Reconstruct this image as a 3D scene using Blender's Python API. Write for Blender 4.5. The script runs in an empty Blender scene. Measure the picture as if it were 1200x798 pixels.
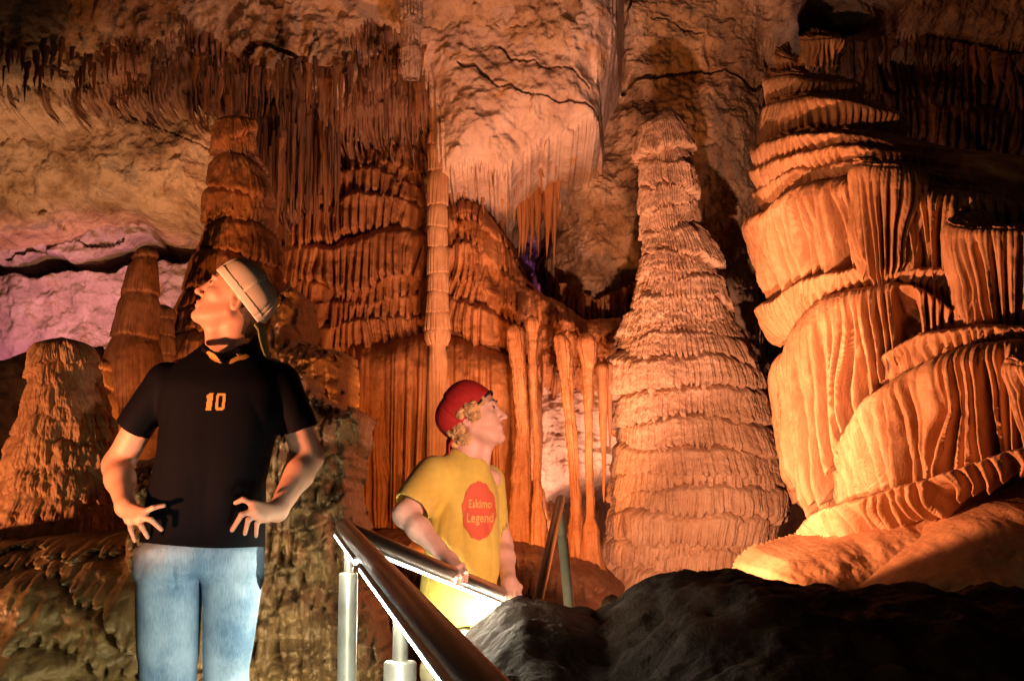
import bpy, math, random
import numpy as np
from mathutils import Vector, Matrix
from mathutils.bvhtree import BVHTree
random.seed(7); rng = np.random.default_rng(11)
S = bpy.context.scene
COL = S.collection
R = math.radians

# ------------------------------------------------------------------ camera, world, lamps
F = 1650.0; PITCH = R(8.0); CAMZ = 1.5
cam = bpy.data.objects.new('camera', bpy.data.cameras.new('camera')); COL.objects.link(cam)
cam.location = (0, 0, CAMZ); cam.rotation_euler = (R(90) + PITCH, 0, 0)
cam.data.sensor_width = 36; cam.data.lens = 36 * F / 1200; cam.data.clip_start = .05; cam.data.clip_end = 200
S.camera = cam
W = bpy.data.worlds.new('World'); S.world = W; W.use_nodes = True
W.node_tree.nodes['Background'].inputs[0].default_value = (1.0, .45, .22, 1)
W.node_tree.nodes['Background'].inputs[1].default_value = .012
S.view_settings.view_transform = 'Standard'; S.view_settings.look = 'None'
S.view_settings.exposure = 0; S.view_settings.gamma = 1

def at(px, py, Y):
    """point on the vertical plane at distance Y seen at photo pixel px, py"""
    u = (px - 600) / F; v = (399 - py) / F
    yw = math.cos(PITCH) - v * math.sin(PITCH); zw = math.sin(PITCH) + v * math.cos(PITCH)
    s = Y / yw
    return np.array([s * u, Y, CAMZ + s * zw])

def lamp(name, loc, aim, power, color, size=.08, angle=120, blend=.6):
    l = bpy.data.lights.new(name, 'SPOT'); l.energy = power; l.color = color
    l.spot_size = R(angle); l.spot_blend = blend; l.shadow_soft_size = size
    o = bpy.data.objects.new(name, l); COL.objects.link(o); o.location = loc
    d = Vector(aim) - Vector(loc); o.rotation_euler = d.to_track_quat('-Z', 'Y').to_euler()
    return o
WARM = (1, .35, .16); ORANGE = (1, .31, .07); PEACH = (1, .42, .23)
# floodlights standing on the cave floor and behind the mound, plus unseen spots added as fill
lamp('floodlight_stalagmite', (.62, 6.2, 1.3), (1.6, 10.5, 2.8), 980, PEACH, .045, 60, .5)
lamp('floodlight_canopy', (-.35, 6.9, 1.35), (3.0, 8.3, 2.75), 900, WARM, .035, 62, .3)
lamp('floodlight_column', (-.35, 8.9, 1.45), (-.6, 12, 3.0), 250, ORANGE, .05, 105)
lamp('floodlight_ceiling', (.6, 8.6, .9), (.0, 11, 5.0), 480, (1, .50, .36), .1, 70)
lamp('floodlight_purple', (-3.9, 11.5, 1.9), (-4.5, 13.6, 3.0), 190, (1, .24, .46), .1, 95)
lamp('floodlight_left_roof', (-3.5, 10.6, 2.1), (-3.8, 12.2, 4.1), 320, (1, .50, .24), .1, 78)
lamp('floodlight_left', (-4.3, 5.2, 1.0), (-2.3, 7.2, 1.8), 520, (1, .35, .14), .05, 80)
lamp('floodlight_tall_left', (-1.3, 7.6, .8), (-2.0, 9.8, 3.2), 260, ORANGE, .06, 80)
lamp('floodlight_steps', (-2.9, 2.6, .9), (-.84, 4.4, 2.06), 1150, (1, .36, .17), .10, 22, .5)
lamp('floodlight_path', (1.5, 2.2, 1.45), (-.18, 5.1, 1.66), 620, (1, .50, .34), .08, 19, .8)
lamp('floodlight_hollow', (.62, 11.5, 1.45), (.62, 12.6, 2.2), 130, (1, .46, .30), .1, 130)
lamp('fill_spot_legs', (-.30, 3.1, .72), (-1.0, 4.6, .80), 60, (.95, 1, .88), .06, 84, .6)  # unseen spot added to brighten the jeans, standing for a handrail light
lamp('fill_spot_mound', (-2.1, 4.5, .75), (-2.3, 6.3, 1.2), 20, (1, .86, .45), .08, 130)  # unseen spot added to brighten the olive mound at lower left
lamp('fill_spot_wall', (-.75, 4.8, .8), (-.85, 6.1, 1.4), 30, (1, .86, .45), .06, 130)  # added spot without a fixture, lifts the wet dripstone wall
lamp('floodlight_niche', (.1, 13.3, 3.3), (.05, 14.3, 3.9), 60, (.9, .25, .85), .05, 150)

# ------------------------------------------------------------------ noise
_T = rng.random((256, 256)).astype(np.float32)
def vn(x, y, s=0):
    x = np.asarray(x, np.float32) + s * 17.37; y = np.asarray(y, np.float32) + s * 9.73
    x, y = np.broadcast_arrays(x, y)
    xi = np.floor(x); yi = np.floor(y); fx = x - xi; fy = y - yi
    xi = xi.astype(np.int32); yi = yi.astype(np.int32)
    fx = fx * fx * (3 - 2 * fx); fy = fy * fy * (3 - 2 * fy)
    a = _T[xi & 255, yi & 255]; b = _T[(xi + 1) & 255, yi & 255]; c = _T[xi & 255, (yi + 1) & 255]; d = _T[(xi + 1) & 255, (yi + 1) & 255]
    return (a + (b - a) * fx) * (1 - fy) + (c + (d - c) * fx) * fy
def fbm(x, y, o=5, s=0, g=.5):
    t = 0; a = 1; n = 0
    for i in range(o):
        t = t + a * (vn(x, y, s + i * 3) * 2 - 1); n += a; a *= g; x = x * 2.03; y = y * 2.03
    return t / n
def ridge(x, y, o=4, s=0):
    t = 0; a = 1; n = 0
    for i in range(o):
        t = t + a * (1 - np.abs(vn(x, y, s + i * 5) * 2 - 1)); n += a; a *= .5; x = x * 2.1; y = y * 2.1
    return t / n
_T3 = rng.random((32, 32, 32)).astype(np.float32)
def vn3(P, f, s=0):
    q = P * f + s * 5.31; i = np.floor(q); t = q - i; i = i.astype(np.int64); t = t * t * (3 - 2 * t)
    r = 0
    for dx in (0, 1):
        for dy in (0, 1):
            for dz in (0, 1):
                w = (t[:, 0] if dx else 1 - t[:, 0]) * (t[:, 1] if dy else 1 - t[:, 1]) * (t[:, 2] if dz else 1 - t[:, 2])
                r = r + w * _T3[(i[:, 0] + dx) & 31, (i[:, 1] + dy) & 31, (i[:, 2] + dz) & 31]
    return r * 2 - 1
def sstep(a, b, x):
    t = np.clip((x - a) / (b - a), 0, 1); return t * t * (3 - 2 * t)
def hsh(i, s=0):
    v = np.sin(i * 12.9898 + s * 78.233) * 43758.5453; return v - np.floor(v)

# ------------------------------------------------------------------ object helpers
def tag(o, label=None, cat=None, group=None, kind=None):
    if label: o['label'] = label
    if cat: o['category'] = cat
    if group: o['group'] = group
    if kind: o['kind'] = kind
    return o
def empty(name, loc, label, cat, group=None):
    o = bpy.data.objects.new(name, None); COL.objects.link(o); o.location = tuple(float(c) for c in loc); o.empty_display_size = .1
    return tag(o, label, cat, group)
def link(name, me, mat, parent=None):
    o = bpy.data.objects.new(name, me); COL.objects.link(o)
    if mat is not None and not me.materials: me.materials.append(mat)
    if parent is not None:
        o.parent = parent; o.matrix_parent_inverse = Matrix.Translation(parent.location).inverted()
    return o
def mesh(name, V, Q, smooth=True):
    V = np.asarray(V, np.float32).reshape(-1, 3); Q = np.asarray(Q, np.int32); k = Q.shape[1]
    me = bpy.data.meshes.new(name)
    me.vertices.add(len(V)); me.vertices.foreach_set('co', V.ravel())
    me.loops.add(Q.size); me.loops.foreach_set('vertex_index', Q.ravel())
    me.polygons.add(len(Q)); me.polygons.foreach_set('loop_start', np.arange(len(Q), dtype=np.int32) * k)
    me.polygons.foreach_set('loop_total', np.full(len(Q), k, np.int32))
    me.polygons.foreach_set('use_smooth', np.full(len(Q), smooth, bool))
    me.update(calc_edges=True); me.validate()
    return me
def gridmesh(name, X, Y, Z, keep=None, wrap=False, flip=False):
    n, m = X.shape
    I = np.arange(n * m).reshape(n, m)
    if wrap: I = np.concatenate([I, I[:, :1]], 1)
    q = np.stack([I[:-1, :-1], I[:-1, 1:], I[1:, 1:], I[1:, :-1]], -1)
    if keep is not None:
        k = keep if not wrap else np.concatenate([keep, keep[:, :1]], 1)
        c = k[:-1, :-1] & k[:-1, 1:] & k[1:, 1:] & k[1:, :-1]; q = q[c]
    q = q.reshape(-1, 4)
    if flip: q = q[:, ::-1]
    V = np.stack([X, Y, Z], -1).reshape(-1, 3)
    used = np.zeros(len(V), bool); used[q.ravel()] = True
    re = np.cumsum(used) - 1
    return mesh(name, V[used], re[q])

# ------------------------------------------------------------------ materials
def mat(name): 
    m = bpy.data.materials.new(name); m.use_nodes = True; return m, m.node_tree, m.node_tree.nodes['Principled BSDF']
def stone(name, cols, scale=1.2, bump=.012, rough=(.5, .85), fine=45, spec=.4, streak=0.0, patch=None):
    m, t, b = mat(name); N = t.nodes; L = t.links
    tc = N.new('ShaderNodeTexCoord'); mp = N.new('ShaderNodeMapping'); L.new(tc.outputs['Object'], mp.inputs[0])
    mp.inputs['Scale'].default_value = (1, 1, 1 - streak)
    def noise(sc, det=6, dist=0.0, r=.6):
        n = N.new('ShaderNodeTexNoise'); n.inputs['Scale'].default_value = sc; n.inputs['Detail'].default_value = det
        n.inputs['Distortion'].default_value = dist; n.inputs['Roughness'].default_value = r; L.new(mp.outputs[0], n.inputs['Vector']); return n.outputs['Fac']
    a = noise(scale, 8, .6, .65); c = noise(fine * .25, 6, .2); f = noise(fine, 4)
    def math_(op, x, y):
        n = N.new('ShaderNodeMath'); n.operation = op
        for i, v in enumerate((x, y)):
            if isinstance(v, (int, float)): n.inputs[i].default_value = v
            else: L.new(v, n.inputs[i])
        return n.outputs[0]
    mixv = math_('ADD', math_('MULTIPLY', a, .62), math_('MULTIPLY', c, .38))
    cr = N.new('ShaderNodeValToRGB'); L.new(mixv, cr.inputs[0])
    E = cr.color_ramp.elements; pos = np.linspace(.34, .66, len(cols))
    E[0].position = pos[0]; E[0].color = (*cols[0], 1); E[1].position = pos[-1]; E[1].color = (*cols[-1], 1)
    for p, cc in list(zip(pos, cols))[1:-1]:
        e = E.new(p); e.color = (*cc, 1)
    out = cr.outputs[0]
    if patch:
        pn = noise(patch[1], 7, .9, .7); pr = N.new('ShaderNodeValToRGB'); L.new(pn, pr.inputs[0])
        pr.color_ramp.elements[0].position = patch[2]; pr.color_ramp.elements[1].position = patch[2] + .07
        mx = N.new('ShaderNodeMix'); mx.data_type = 'RGBA'; L.new(pr.outputs[0], mx.inputs[0]); L.new(out, mx.inputs[6]); mx.inputs[7].default_value = (*patch[0], 1)
        out = mx.outputs[2]
    L.new(out, b.inputs['Base Color'])
    rr = N.new('ShaderNodeMapRange'); L.new(f, rr.inputs[0]); rr.inputs[1].default_value = .3; rr.inputs[2].default_value = .7
    rr.inputs[3].default_value = rough[0]; rr.inputs[4].default_value = rough[1]; L.new(rr.outputs[0], b.inputs['Roughness'])
    b.inputs['Specular IOR Level'].default_value = spec
    h = math_('ADD', math_('MULTIPLY', c, .8), math_('MULTIPLY', f, .3))
    bp = N.new('ShaderNodeBump'); bp.inputs['Distance'].default_value = bump; bp.inputs['Strength'].default_value = .9
    L.new(h, bp.inputs['Height']); L.new(bp.outputs[0], b.inputs['Normal'])
    return m
def plain(name, col, rough=.6, metal=0.0, bumpsc=None, bump=.002, spec=.5, sheen=0, vary=.0, sss=0):
    m, t, b = mat(name); N = t.nodes; L = t.links
    b.inputs['Base Color'].default_value = (*col, 1); b.inputs['Roughness'].default_value = rough; b.inputs['Metallic'].default_value = metal
    b.inputs['Specular IOR Level'].default_value = spec
    if sheen: b.inputs['Sheen Weight'].default_value = sheen
    if sss:
        b.inputs['Subsurface Weight'].default_value = sss; b.inputs['Subsurface Radius'].default_value = (.012, .004, .002); b.inputs['Subsurface Scale'].default_value = .6
    if bumpsc:
        tc = N.new('ShaderNodeTexCoord'); n = N.new('ShaderNodeTexNoise'); n.inputs['Scale'].default_value = bumpsc; n.inputs['Detail'].default_value = 5
        L.new(tc.outputs['Object'], n.inputs['Vector']); bp = N.new('ShaderNodeBump'); bp.inputs['Distance'].default_value = bump
        L.new(n.outputs['Fac'], bp.inputs['Height']); L.new(bp.outputs[0], b.inputs['Normal'])
        if vary:
            n2 = N.new('ShaderNodeTexNoise'); n2.inputs['Scale'].default_value = bumpsc * .12; n2.inputs['Detail'].default_value = 6
            L.new(tc.outputs['Object'], n2.inputs['Vector'])
            cr = N.new('ShaderNodeValToRGB'); L.new(n2.outputs['Fac'], cr.inputs[0])
            cr.color_ramp.elements[0].position = .35; cr.color_ramp.elements[1].position = .65
            cr.color_ramp.elements[0].color = (*[c * (1 - vary) for c in col], 1); cr.color_ramp.elements[1].color = (*[min(1, c * (1 + vary)) for c in col], 1)
            L.new(cr.outputs[0], b.inputs['Base Color'])
    return m
M = {}
M['flow'] = stone('flowstone', [(.30, .15, .07), (.46, .26, .13), (.58, .36, .20)], 1.6, .010, (.45, .8), 60, .35, .5)
M['pale'] = stone('pale_flowstone', [(.32, .18, .11), (.50, .32, .20), (.64, .45, .31)], 2.0, .010, (.5, .85), 70, .3, .3)
M['deep'] = stone('rust_flowstone', [(.22, .085, .03), (.38, .17, .065), (.52, .27, .12)], 1.8, .012, (.45, .8), 60, .35, .6)
M['rock'] = stone('tan_cave_rock', [(.10, .06, .035), (.33, .21, .12), (.55, .40, .27), (.42, .26, .12)], 1.5, .07, (.55, .95), 26, .25, 0, ((.30, .23, .17), 1.7, .55))
M['pinkrock'] = stone('smooth_limestone', [(.26, .17, .12), (.48, .36, .29), (.60, .49, .42)], 1.2, .055, (.6, .95), 16, .25, 0, ((.50, .30, .15), 1.6, .58))
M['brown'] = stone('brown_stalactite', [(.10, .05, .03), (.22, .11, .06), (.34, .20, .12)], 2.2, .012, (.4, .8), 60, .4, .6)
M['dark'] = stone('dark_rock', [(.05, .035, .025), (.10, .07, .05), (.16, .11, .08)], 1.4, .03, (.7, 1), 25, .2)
M['purplerock'] = stone('grey_cave_rock', [(.16, .11, .11), (.38, .30, .30), (.58, .50, .50)], 1.9, .07, (.6, .95), 18, .25, 0, ((.34, .22, .14), 2.4, .6))
M['olive'] = stone('olive_flowstone', [(.10, .065, .03), (.20, .14, .065), (.30, .22, .11)], 1.8, .015, (.22, .6), 50, .5, .3, ((.26, .26, .07), 3.2, .64))
M['wet'] = stone('wet_flowstone', [(.13, .075, .035), (.25, .15, .07), (.36, .24, .12)], 2.4, .02, (.12, .5), 45, .6, .3, ((.30, .27, .07), 2.7, .63))
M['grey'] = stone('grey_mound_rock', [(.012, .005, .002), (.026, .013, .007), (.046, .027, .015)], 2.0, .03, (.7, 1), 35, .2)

# ------------------------------------------------------------------ flowstone relief
GAP = 1.12
def flutes(u, fw, warp, k=0, gap=None):
    """columns side by side: returns roundness 0..1 and a random value per column"""
    q = u / fw + warp + k * 37.31
    i = np.floor(q); x = (2 * (q - i) - 1) * (GAP if gap is None else gap)
    return np.sqrt(np.clip(1 - x * x, 0, 1)), hsh(i, k)
def relief(u, v, edges, A=.12, Lg=.06, fw=.06, G=.03, seed=0, wob=.03, last=.6, fine=True, lean=1.0, vf=1.3, gap=None):
    """u along, v height. edges: list of functions of u (heights of the tier rims, top to bottom). Outward displacement."""
    warp = (vn(u / fw * .45, v * vf, seed) - .5) * 2.2 + (vn(u * 1.5, v * 2.0 * lean, seed + 5) - .5) * 1.2 * lean
    E = []
    for k, e in enumerate(edges):
        Fk, hk = flutes(u, fw, warp, k + seed, gap); F2, h2 = flutes(u, fw * .42, warp * 2, k + seed + 50)
        base = e(u) + wob * fbm(u * 3.1, 0 * u + k * 1.7, 4, seed + k)
        E.append((base, base - Lg * (.25 + .75 * hk) * Fk - Lg * .25 * h2 * F2, Fk, F2))
    d = np.zeros_like(u); done = np.zeros(u.shape, bool)
    n = len(E)
    for k in range(n + 1):
        top = E[k - 1][0] if k > 0 else (E[0][0] + last)
        if k < n: bot = E[k][1]; bb = E[k][0]; Fk = E[k][2]; F2 = E[k][3]
        else: bot = top - last; bb = bot; Fk, _ = flutes(u, fw, warp, k + seed, gap); F2, _ = flutes(u, fw * .42, warp * 2, k + seed + 50)
        sel = (~done) & (v >= bot)
        if k == n: sel = ~done
        t = np.clip((top - v) / np.maximum(top - bot, .03), 0, 1)
        amp = A * np.clip((top - bb) / .25, .55, 1.5)
        sh = sstep(0, .34, t) * .8 + .2 * t
        g = G * (.12 + .88 * sstep(.15, .8, t))
        dk = amp * sh - g * (1 - Fk) - (g * .35 * (1 - F2) if fine else 0) - .10 * amp * sstep(.93, 1, t) - .55 * amp * (1 - sstep(0, .16, t))
        d = np.where(sel, dk, d); done |= sel
    return d

def scales(u, v, sp, amp, fw, Ls, seed=0):
    """small overlapping scale-like drips"""
    w = (vn(u * 9, v * 9, seed) - .5) * 1.4; i0 = np.floor(v / sp); F1, h1 = flutes(u, fw, w + i0 * .618, seed)
    row = (v + Ls * F1 * (.3 + .7 * h1) + sp * 1.6 * (vn(u * 5, v * 3, seed + 3) - .5) + sp * 2.2 * (vn(u * 1.7, v * 1.5, seed + 4) - .5)) / sp
    fr = row - np.floor(row); t = 1 - fr
    return amp * (np.clip(t, 0, 1) ** .8 * (1 - sstep(.86, 1, t)) - .5) * (.3 + 1.4 * vn(u * 2, v * 2, seed + 8)) - amp * .5 * (1 - F1) * t
def knobs(u, v, amp, f, seed=0):
    t = 0
    for i in range(4): t = t + np.abs(vn(u * f * 2.1 ** i + .7 * i, v * f * 1.0 * 2.1 ** i, seed + i) * 2 - 1) / 1.9 ** i
    return amp * (t - .8)
def pl(points, Y):
    """rim line through photo points on the plane at distance Y -> height as a function of x"""
    P = np.array([at(x, y, Y) for x, y in points]); o = np.argsort(P[:, 0]); xs = P[o, 0]; zs = P[o, 2]
    return lambda u: np.interp(u, xs, zs)
def polysd(X, Z, P):
    d2 = np.full(X.shape, 1e9); ins = np.zeros(X.shape, bool); n = len(P)
    for i in range(n):
        ax, az = P[i]; bx, bz = P[(i + 1) % n]; ex, ez = bx - ax, bz - az
        wx = X - ax; wz = Z - az; t = np.clip((wx * ex + wz * ez) / (ex * ex + ez * ez + 1e-12), 0, 1)
        d2 = np.minimum(d2, (wx - t * ex) ** 2 + (wz - t * ez) ** 2)
        c = ((az <= Z) != (bz <= Z)) & (X < (bx - ax) * (Z - az) / (bz - az + 1e-12) + ax); ins ^= c
    d = np.sqrt(d2); return np.where(ins, d, -d)
def massif(name, poly, Y, m, bulge=.5, width=.5, tilt=0.0, res=.012, edges=None, rk=None, en=.05, enf=4.0, rough=.05, rf=1.6, ro=6, rid=0.0,
           grooves=(), pits=(), skirt=1.6, seed=0, dome=None, parent=None, fringe=0.0, ffw=.05, steep=9.0, vert=0.0, sc=None, kn=None, hf=.04):
    Yp = Y - bulge * .5
    P = np.array([at(x, y, Yp)[[0, 2]] for x, y in poly])
    x0, z0 = P.min(0) - .15; x1, z1 = P.max(0) + .15
    if fringe: z0 -= fringe
    X, Z = np.meshgrid(np.arange(x0, x1, res), np.arange(z0, z1, res))
    d = polysd(X, Z, P) + en * fbm(X * enf, Z * enf, 5, seed + 3)
    if fringe:
        Fk, hk = flutes(X, ffw, (vn(X / ffw * .4, Z * 0, seed) - .5) * 2, seed); F2, h2 = flutes(X, ffw * 2.7, 0 * X, seed + 9)
        d2 = polysd(X, Z + fringe * (hk ** 2 * Fk * .7 + h2 * F2 * .5) , P); d = np.maximum(d, np.minimum(d2 + .01, .08 * Fk))
    c = np.clip(d / width, 0, 1); prof = bulge * np.sqrt(1 - (1 - c) ** 2)
    if dome: prof = prof + dome(X, Z)
    disp = rough * fbm(X * rf, Z * rf * (1 - vert), ro, seed + 11) * 2 + rid * (ridge(X * rf * 2.3, Z * rf * 2.3 * (1 - vert), 5, seed + 21) - .5)
    if edges:
        k = dict(A=.10, Lg=.06, fw=.06, G=.03, seed=seed); k.update(rk or {})
        disp = disp + relief(X, Z, [pl(e, Yp) for e in edges], **k)
    if sc: disp = disp + scales(X, Z, *sc, seed=seed)
    if kn: disp = disp + knobs(X, Z, *kn, seed=seed + 6)
    if not edges: disp = disp + hf * (ridge(X * 5.5, Z * 5.5, 5, seed + 51) - .6) + hf * .8 * fbm(X * 13, Z * 13, 4, seed + 52)
    for pts, w, dep in grooves:
        G_ = np.array([at(x, y, Yp)[[0, 2]] for x, y in pts]); dd = np.full(X.shape, 1e9)
        wz = w * (.15 + 1.5 * vn(X * 3.2, Z * 3.2, seed + 31) ** 1.5)
        Xw = X + .06 * fbm(X * 3, Z * 3, 4, 77); Zw = Z + .16 * fbm(X * 2.5, Z * 2.5, 6, 78)
        for i in range(len(G_) - 1):
            a = G_[i]; e = G_[i + 1] - a; t = np.clip(((Xw - a[0]) * e[0] + (Zw - a[1]) * e[1]) / (e @ e), 0, 1)
            dd = np.minimum(dd, np.hypot(Xw - a[0] - t * e[0], Zw - a[1] - t * e[1]))
        disp = disp - dep * (1 - sstep(wz * .4, wz, dd))
    for (px, py, rx, ry, dep) in pits:
        q = at(px, py, Yp); sx = rx * Y / F; sz = ry * Y / F
        rr = np.hypot((X - q[0]) / sx, (Z - q[2]) / sz) + .22 * fbm(X * 4, Z * 4, 4, seed + 41)
        disp = disp - dep * (1 - sstep(.75, 1.05, rr))
    zm = (z0 + z1) / 2
    Yv = Y + tilt * (Z - zm) - prof - disp
    Yv = np.where(d < 0, Yv + np.minimum(skirt, -d * steep), Yv)
    keep = d > -skirt / steep - res
    return link(name, gridmesh(name, X, Yv, Z, keep), m, parent)

def spin(name, prof, Y, m, rims=(), n=520, res=.008, A=.06, Lg=.05, fw=.05, G=.025, seed=0, rough=.01, rf=5, parent=None, yo=None, wob=.03, nb=.10, fine=True, endz=None, lean=1.0, sc=None, kn=None, tilt_r=.03):
    """a standing or hanging body turned about a leaning axis. prof: (py, left, right) rows in photo pixels at distance Y"""
    pr = sorted(prof); q = []
    for py, l, r in pr:
        a = at(l, py, Y); b = at(r, py, Y); q.append((a[2], (a[0] + b[0]) / 2, (b[0] - a[0]) / 2))
    q = np.array(q)[::-1]; zs = q[:, 0]
    z = np.arange(zs[0], zs[-1] + res, res); s = np.linspace(-1, 1, n, endpoint=False); ph = np.pi * (.5 * s + .5 * s ** 3)
    PH, Z = np.meshgrid(ph, z)
    xc = np.interp(z, zs, q[:, 1]); rr = np.interp(z, zs, q[:, 2])
    k = np.ones(7) / 7
    if len(z) > 20: rr = np.convolve(np.pad(rr, 3, 'edge'), k, 'valid'); xc = np.convolve(np.pad(xc, 3, 'edge'), k, 'valid')
    tz = zs[-1] - z; cap = np.minimum(1, np.sqrt(np.clip(1 - (1 - tz / max(rr[-1] * 1.0, .02)) ** 2, 0, 1)) + (tz > rr[-1]))
    rr = rr * np.maximum(cap, .02)
    rm = float(np.median(rr)); U = PH * np.maximum(rr, .05)[:, None] ** 0 * rm
    # rims given by photo row at the front of the body
    ed = []
    for e in rims:
        zf = at(600, e, Y - rm)[2]
        for _ in range(3): zf = at(600, e, Y - float(np.interp(zf, z, rr)))[2]
        ed.append(zf)
    ed = sorted(ed, reverse=True); fs = [(lambda u, e=e, i=i: e + tilt_r * np.sin(u / rm * 1.0 + i * 1.9) * (1 if A > .03 else .3)) for i, e in enumerate(ed)]
    disp = relief(U, Z, fs, A=A, Lg=Lg, fw=fw, G=G, seed=seed, wob=wob, fine=fine, last=.35, lean=lean) if fs else np.zeros_like(U)
    if sc: disp = disp + scales(U, Z, *sc, seed=seed)
    if kn: disp = disp + knobs(U, Z, *kn, seed=seed + 6)
    su = np.cos(PH) * 3; cu = np.sin(PH) * 3
    disp = disp - A * .6 + rough * 2 * fbm(U * rf + 3, Z * rf, 5, seed + 2) + nb * rr[:, None] * fbm(cu * .8 + 9, Z * 2.2 + su * .4, 3, seed + 7)
    RR = np.maximum(rr[:, None] + disp * np.minimum(1, rr[:, None] / (A * 1.5 + .03)), .004)
    X = xc[:, None] + RR * np.sin(PH); Yv = (Y if yo is None else Y + np.interp(z, *yo)[:, None]) - RR * np.cos(PH)
    o = link(name, gridmesh(name, X, Yv, Z, wrap=True), m, parent)
    return o

def bell(name, cx, cy, a, b, rows, m, parent=None, fw=.09, G=.05, Lg=.12, crown=.35, ch=.18, seed=0, res=.008, taper=-.04, rr_in=.45, rng_=(-125, 110), ripple=.012, slope=0.0, nv=230, lean=.6):
    """a hanging flowstone canopy: crown, rim, fluted curtain and underside about an upright axis. rows: (px, top, bottom) in photo pixels"""
    ph = np.linspace(R(rng_[0]), R(rng_[1]), int((R(rng_[1]) - R(rng_[0])) * max(a, b) / res))
    x = cx + a * np.sin(ph); y = cy - b * np.cos(ph); pxs = 600 + F * x / (y * 1.0) * .99
    i0 = np.argmin(pxs); r_ = np.array(sorted(rows), float)
    pp = pxs.copy(); pp[:i0] = pxs[i0]
    T = np.interp(pp, r_[:, 0], r_[:, 1]); B = np.interp(pp, r_[:, 0], r_[:, 2])
    zt = np.array([at(600, t, yy)[2] for t, yy in zip(T, y)]); zb = np.array([at(600, t, yy)[2] for t, yy in zip(B, y)])
    ker = np.ones(61) / 61; zt = np.convolve(np.pad(zt, 30, 'edge'), ker, 'valid'); zb = np.convolve(np.pad(zb, 30, 'edge'), ker, 'valid')
    u = ph * (a + b) / 2
    zt = zt + .05 * fbm(u * 2.5, 0 * u, 5, seed); zb = zb + .05 * fbm(u * 2, 0 * u, 3, seed + 1)
    n1 = int(nv * .3); n3 = int(nv * .12)
    t = np.concatenate([np.linspace(-1, 0, n1, endpoint=False), np.linspace(0, 1, nv), 1 + np.linspace(.02, 1, n3)])
    Tm, U = np.meshgrid(t, u, indexing='ij')
    PHm = np.broadcast_to(ph, U.shape); ZT = np.broadcast_to(zt, U.shape); ZB = np.broadcast_to(zb, U.shape)
    tv = np.clip(Tm, 0, 1)
    warp = (vn(U / fw * .45, tv * 1.6, seed) - .5) * 1.9 + lean * (vn(U * 1.1, tv * .8, seed + 5) - .5) * 2.4 * tv
    F1, h1 = flutes(U, fw, warp, seed, 1.16 + .5 * tv); F2, h2 = flutes(U, fw * .38, warp * 2.2, seed + 60); F3, h3 = flutes(U, fw * 2.9, warp * .35, seed + 90)
    ln = (ZT - ZB); zlow = ZB - Lg * (h1 * .8 + .2) * F1 + Lg * .6 * (1 - F1) - Lg * .6 * (h3 - .5) * F3
    Zd = ZT + (zlow - ZT) * tv
    edge = np.sqrt(np.clip(1 - (1 - np.clip(tv / .22, 0, 1)) ** 2, 0, 1))
    rad = 1 - .17 * (1 - edge) + (taper - .05) * tv
    g = G * (.15 + .95 * sstep(.0, .55, tv)) + G * 1.6 * sstep(.6, 1, tv)
    dr = -g * (1 - F1) ** 1.2 - G * .25 * (1 - F2) * (.4 + .6 * tv) - G * .5 * (1 - F3) * sstep(0, .5, tv) + .10 * (fbm(U * 1.3, Tm * .9, 3, seed + 12)) \
         - .035 * sstep(.9, 1, tv) * F1
    # crown
    c = np.clip(-Tm, 0, 1)
    rad = np.where(Tm < 0, .83 - (1 - crown) * c, rad)
    Zc = ZT + ch * (1 - (1 - c) ** 2) + slope * c
    sc = ripple * 3 * (ridge(U * 4, c * 9, 3, seed + 33) - .5) + ripple * fbm(U * 14, c * 20, 3, seed + 35)
    Zg = np.where(Tm < 0, Zc + sc, Zd)
    # underside returns inwards and up
    q = np.clip(Tm - 1, 0, 1); rad = np.where(Tm > 1, rad - (1 - rr_in) * q, rad); Zg = np.where(Tm > 1, zlow + .16 * q + .04 * np.sqrt(q), Zg)
    dr = np.where(Tm < 0, dr * np.clip(1 - c * 3, 0, 1) + sc, dr); dr = np.where(Tm > 1, dr * (1 - q), dr)
    bead = .012 * np.abs(vn(U / fw * .9 + 3, Zg * 9, seed + 71) * 2 - 1) * np.clip(tv * 3, 0, 1) + knobs(U, Zg, .010, 5, seed + 75)
    dr = dr + np.where(Tm > 1, 0, bead)
    Rm = (a + b) / 2; rr = rad + dr / Rm + ripple * .5 * fbm(U * 9, Zg * 9, 4, seed + 3) / Rm
    X = cx + a * rr * np.sin(PHm); Yv = cy - b * rr * np.cos(PHm)
    return link(name, gridmesh(name, X, Yv, Zg), m, parent)
# ------------------------------------------------------------------ the cave: ground, walls, ceiling
gx, gy = np.meshgrid(np.linspace(-12, 12, 480), np.linspace(-4, 17, 420))
gz = np.interp(gy, [-4, 0, 1.5, 4, 5, 17], [0, .02, .2, .52, .45, .3]) + .05 * fbm(gx * 1.1, gy * 1.1, 5, 2) * sstep(1.2, 2.2, np.abs(gx + .6)) + .012 * fbm(gx * 4, gy * 4, 4, 3)
tag(link('ground', gridmesh('ground', gx, gy, gz, flip=False), M['olive']), kind='structure')

def struct(o): return tag(o, kind='structure')
struct(massif('cave_wall', [(-500, -500), (1750, -500), (1750, 900), (-500, 900)], 15.2, M['brown'], bulge=.4, width=1, res=.035, rough=.28, rf=.7, rid=.15, seed=1))
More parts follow.
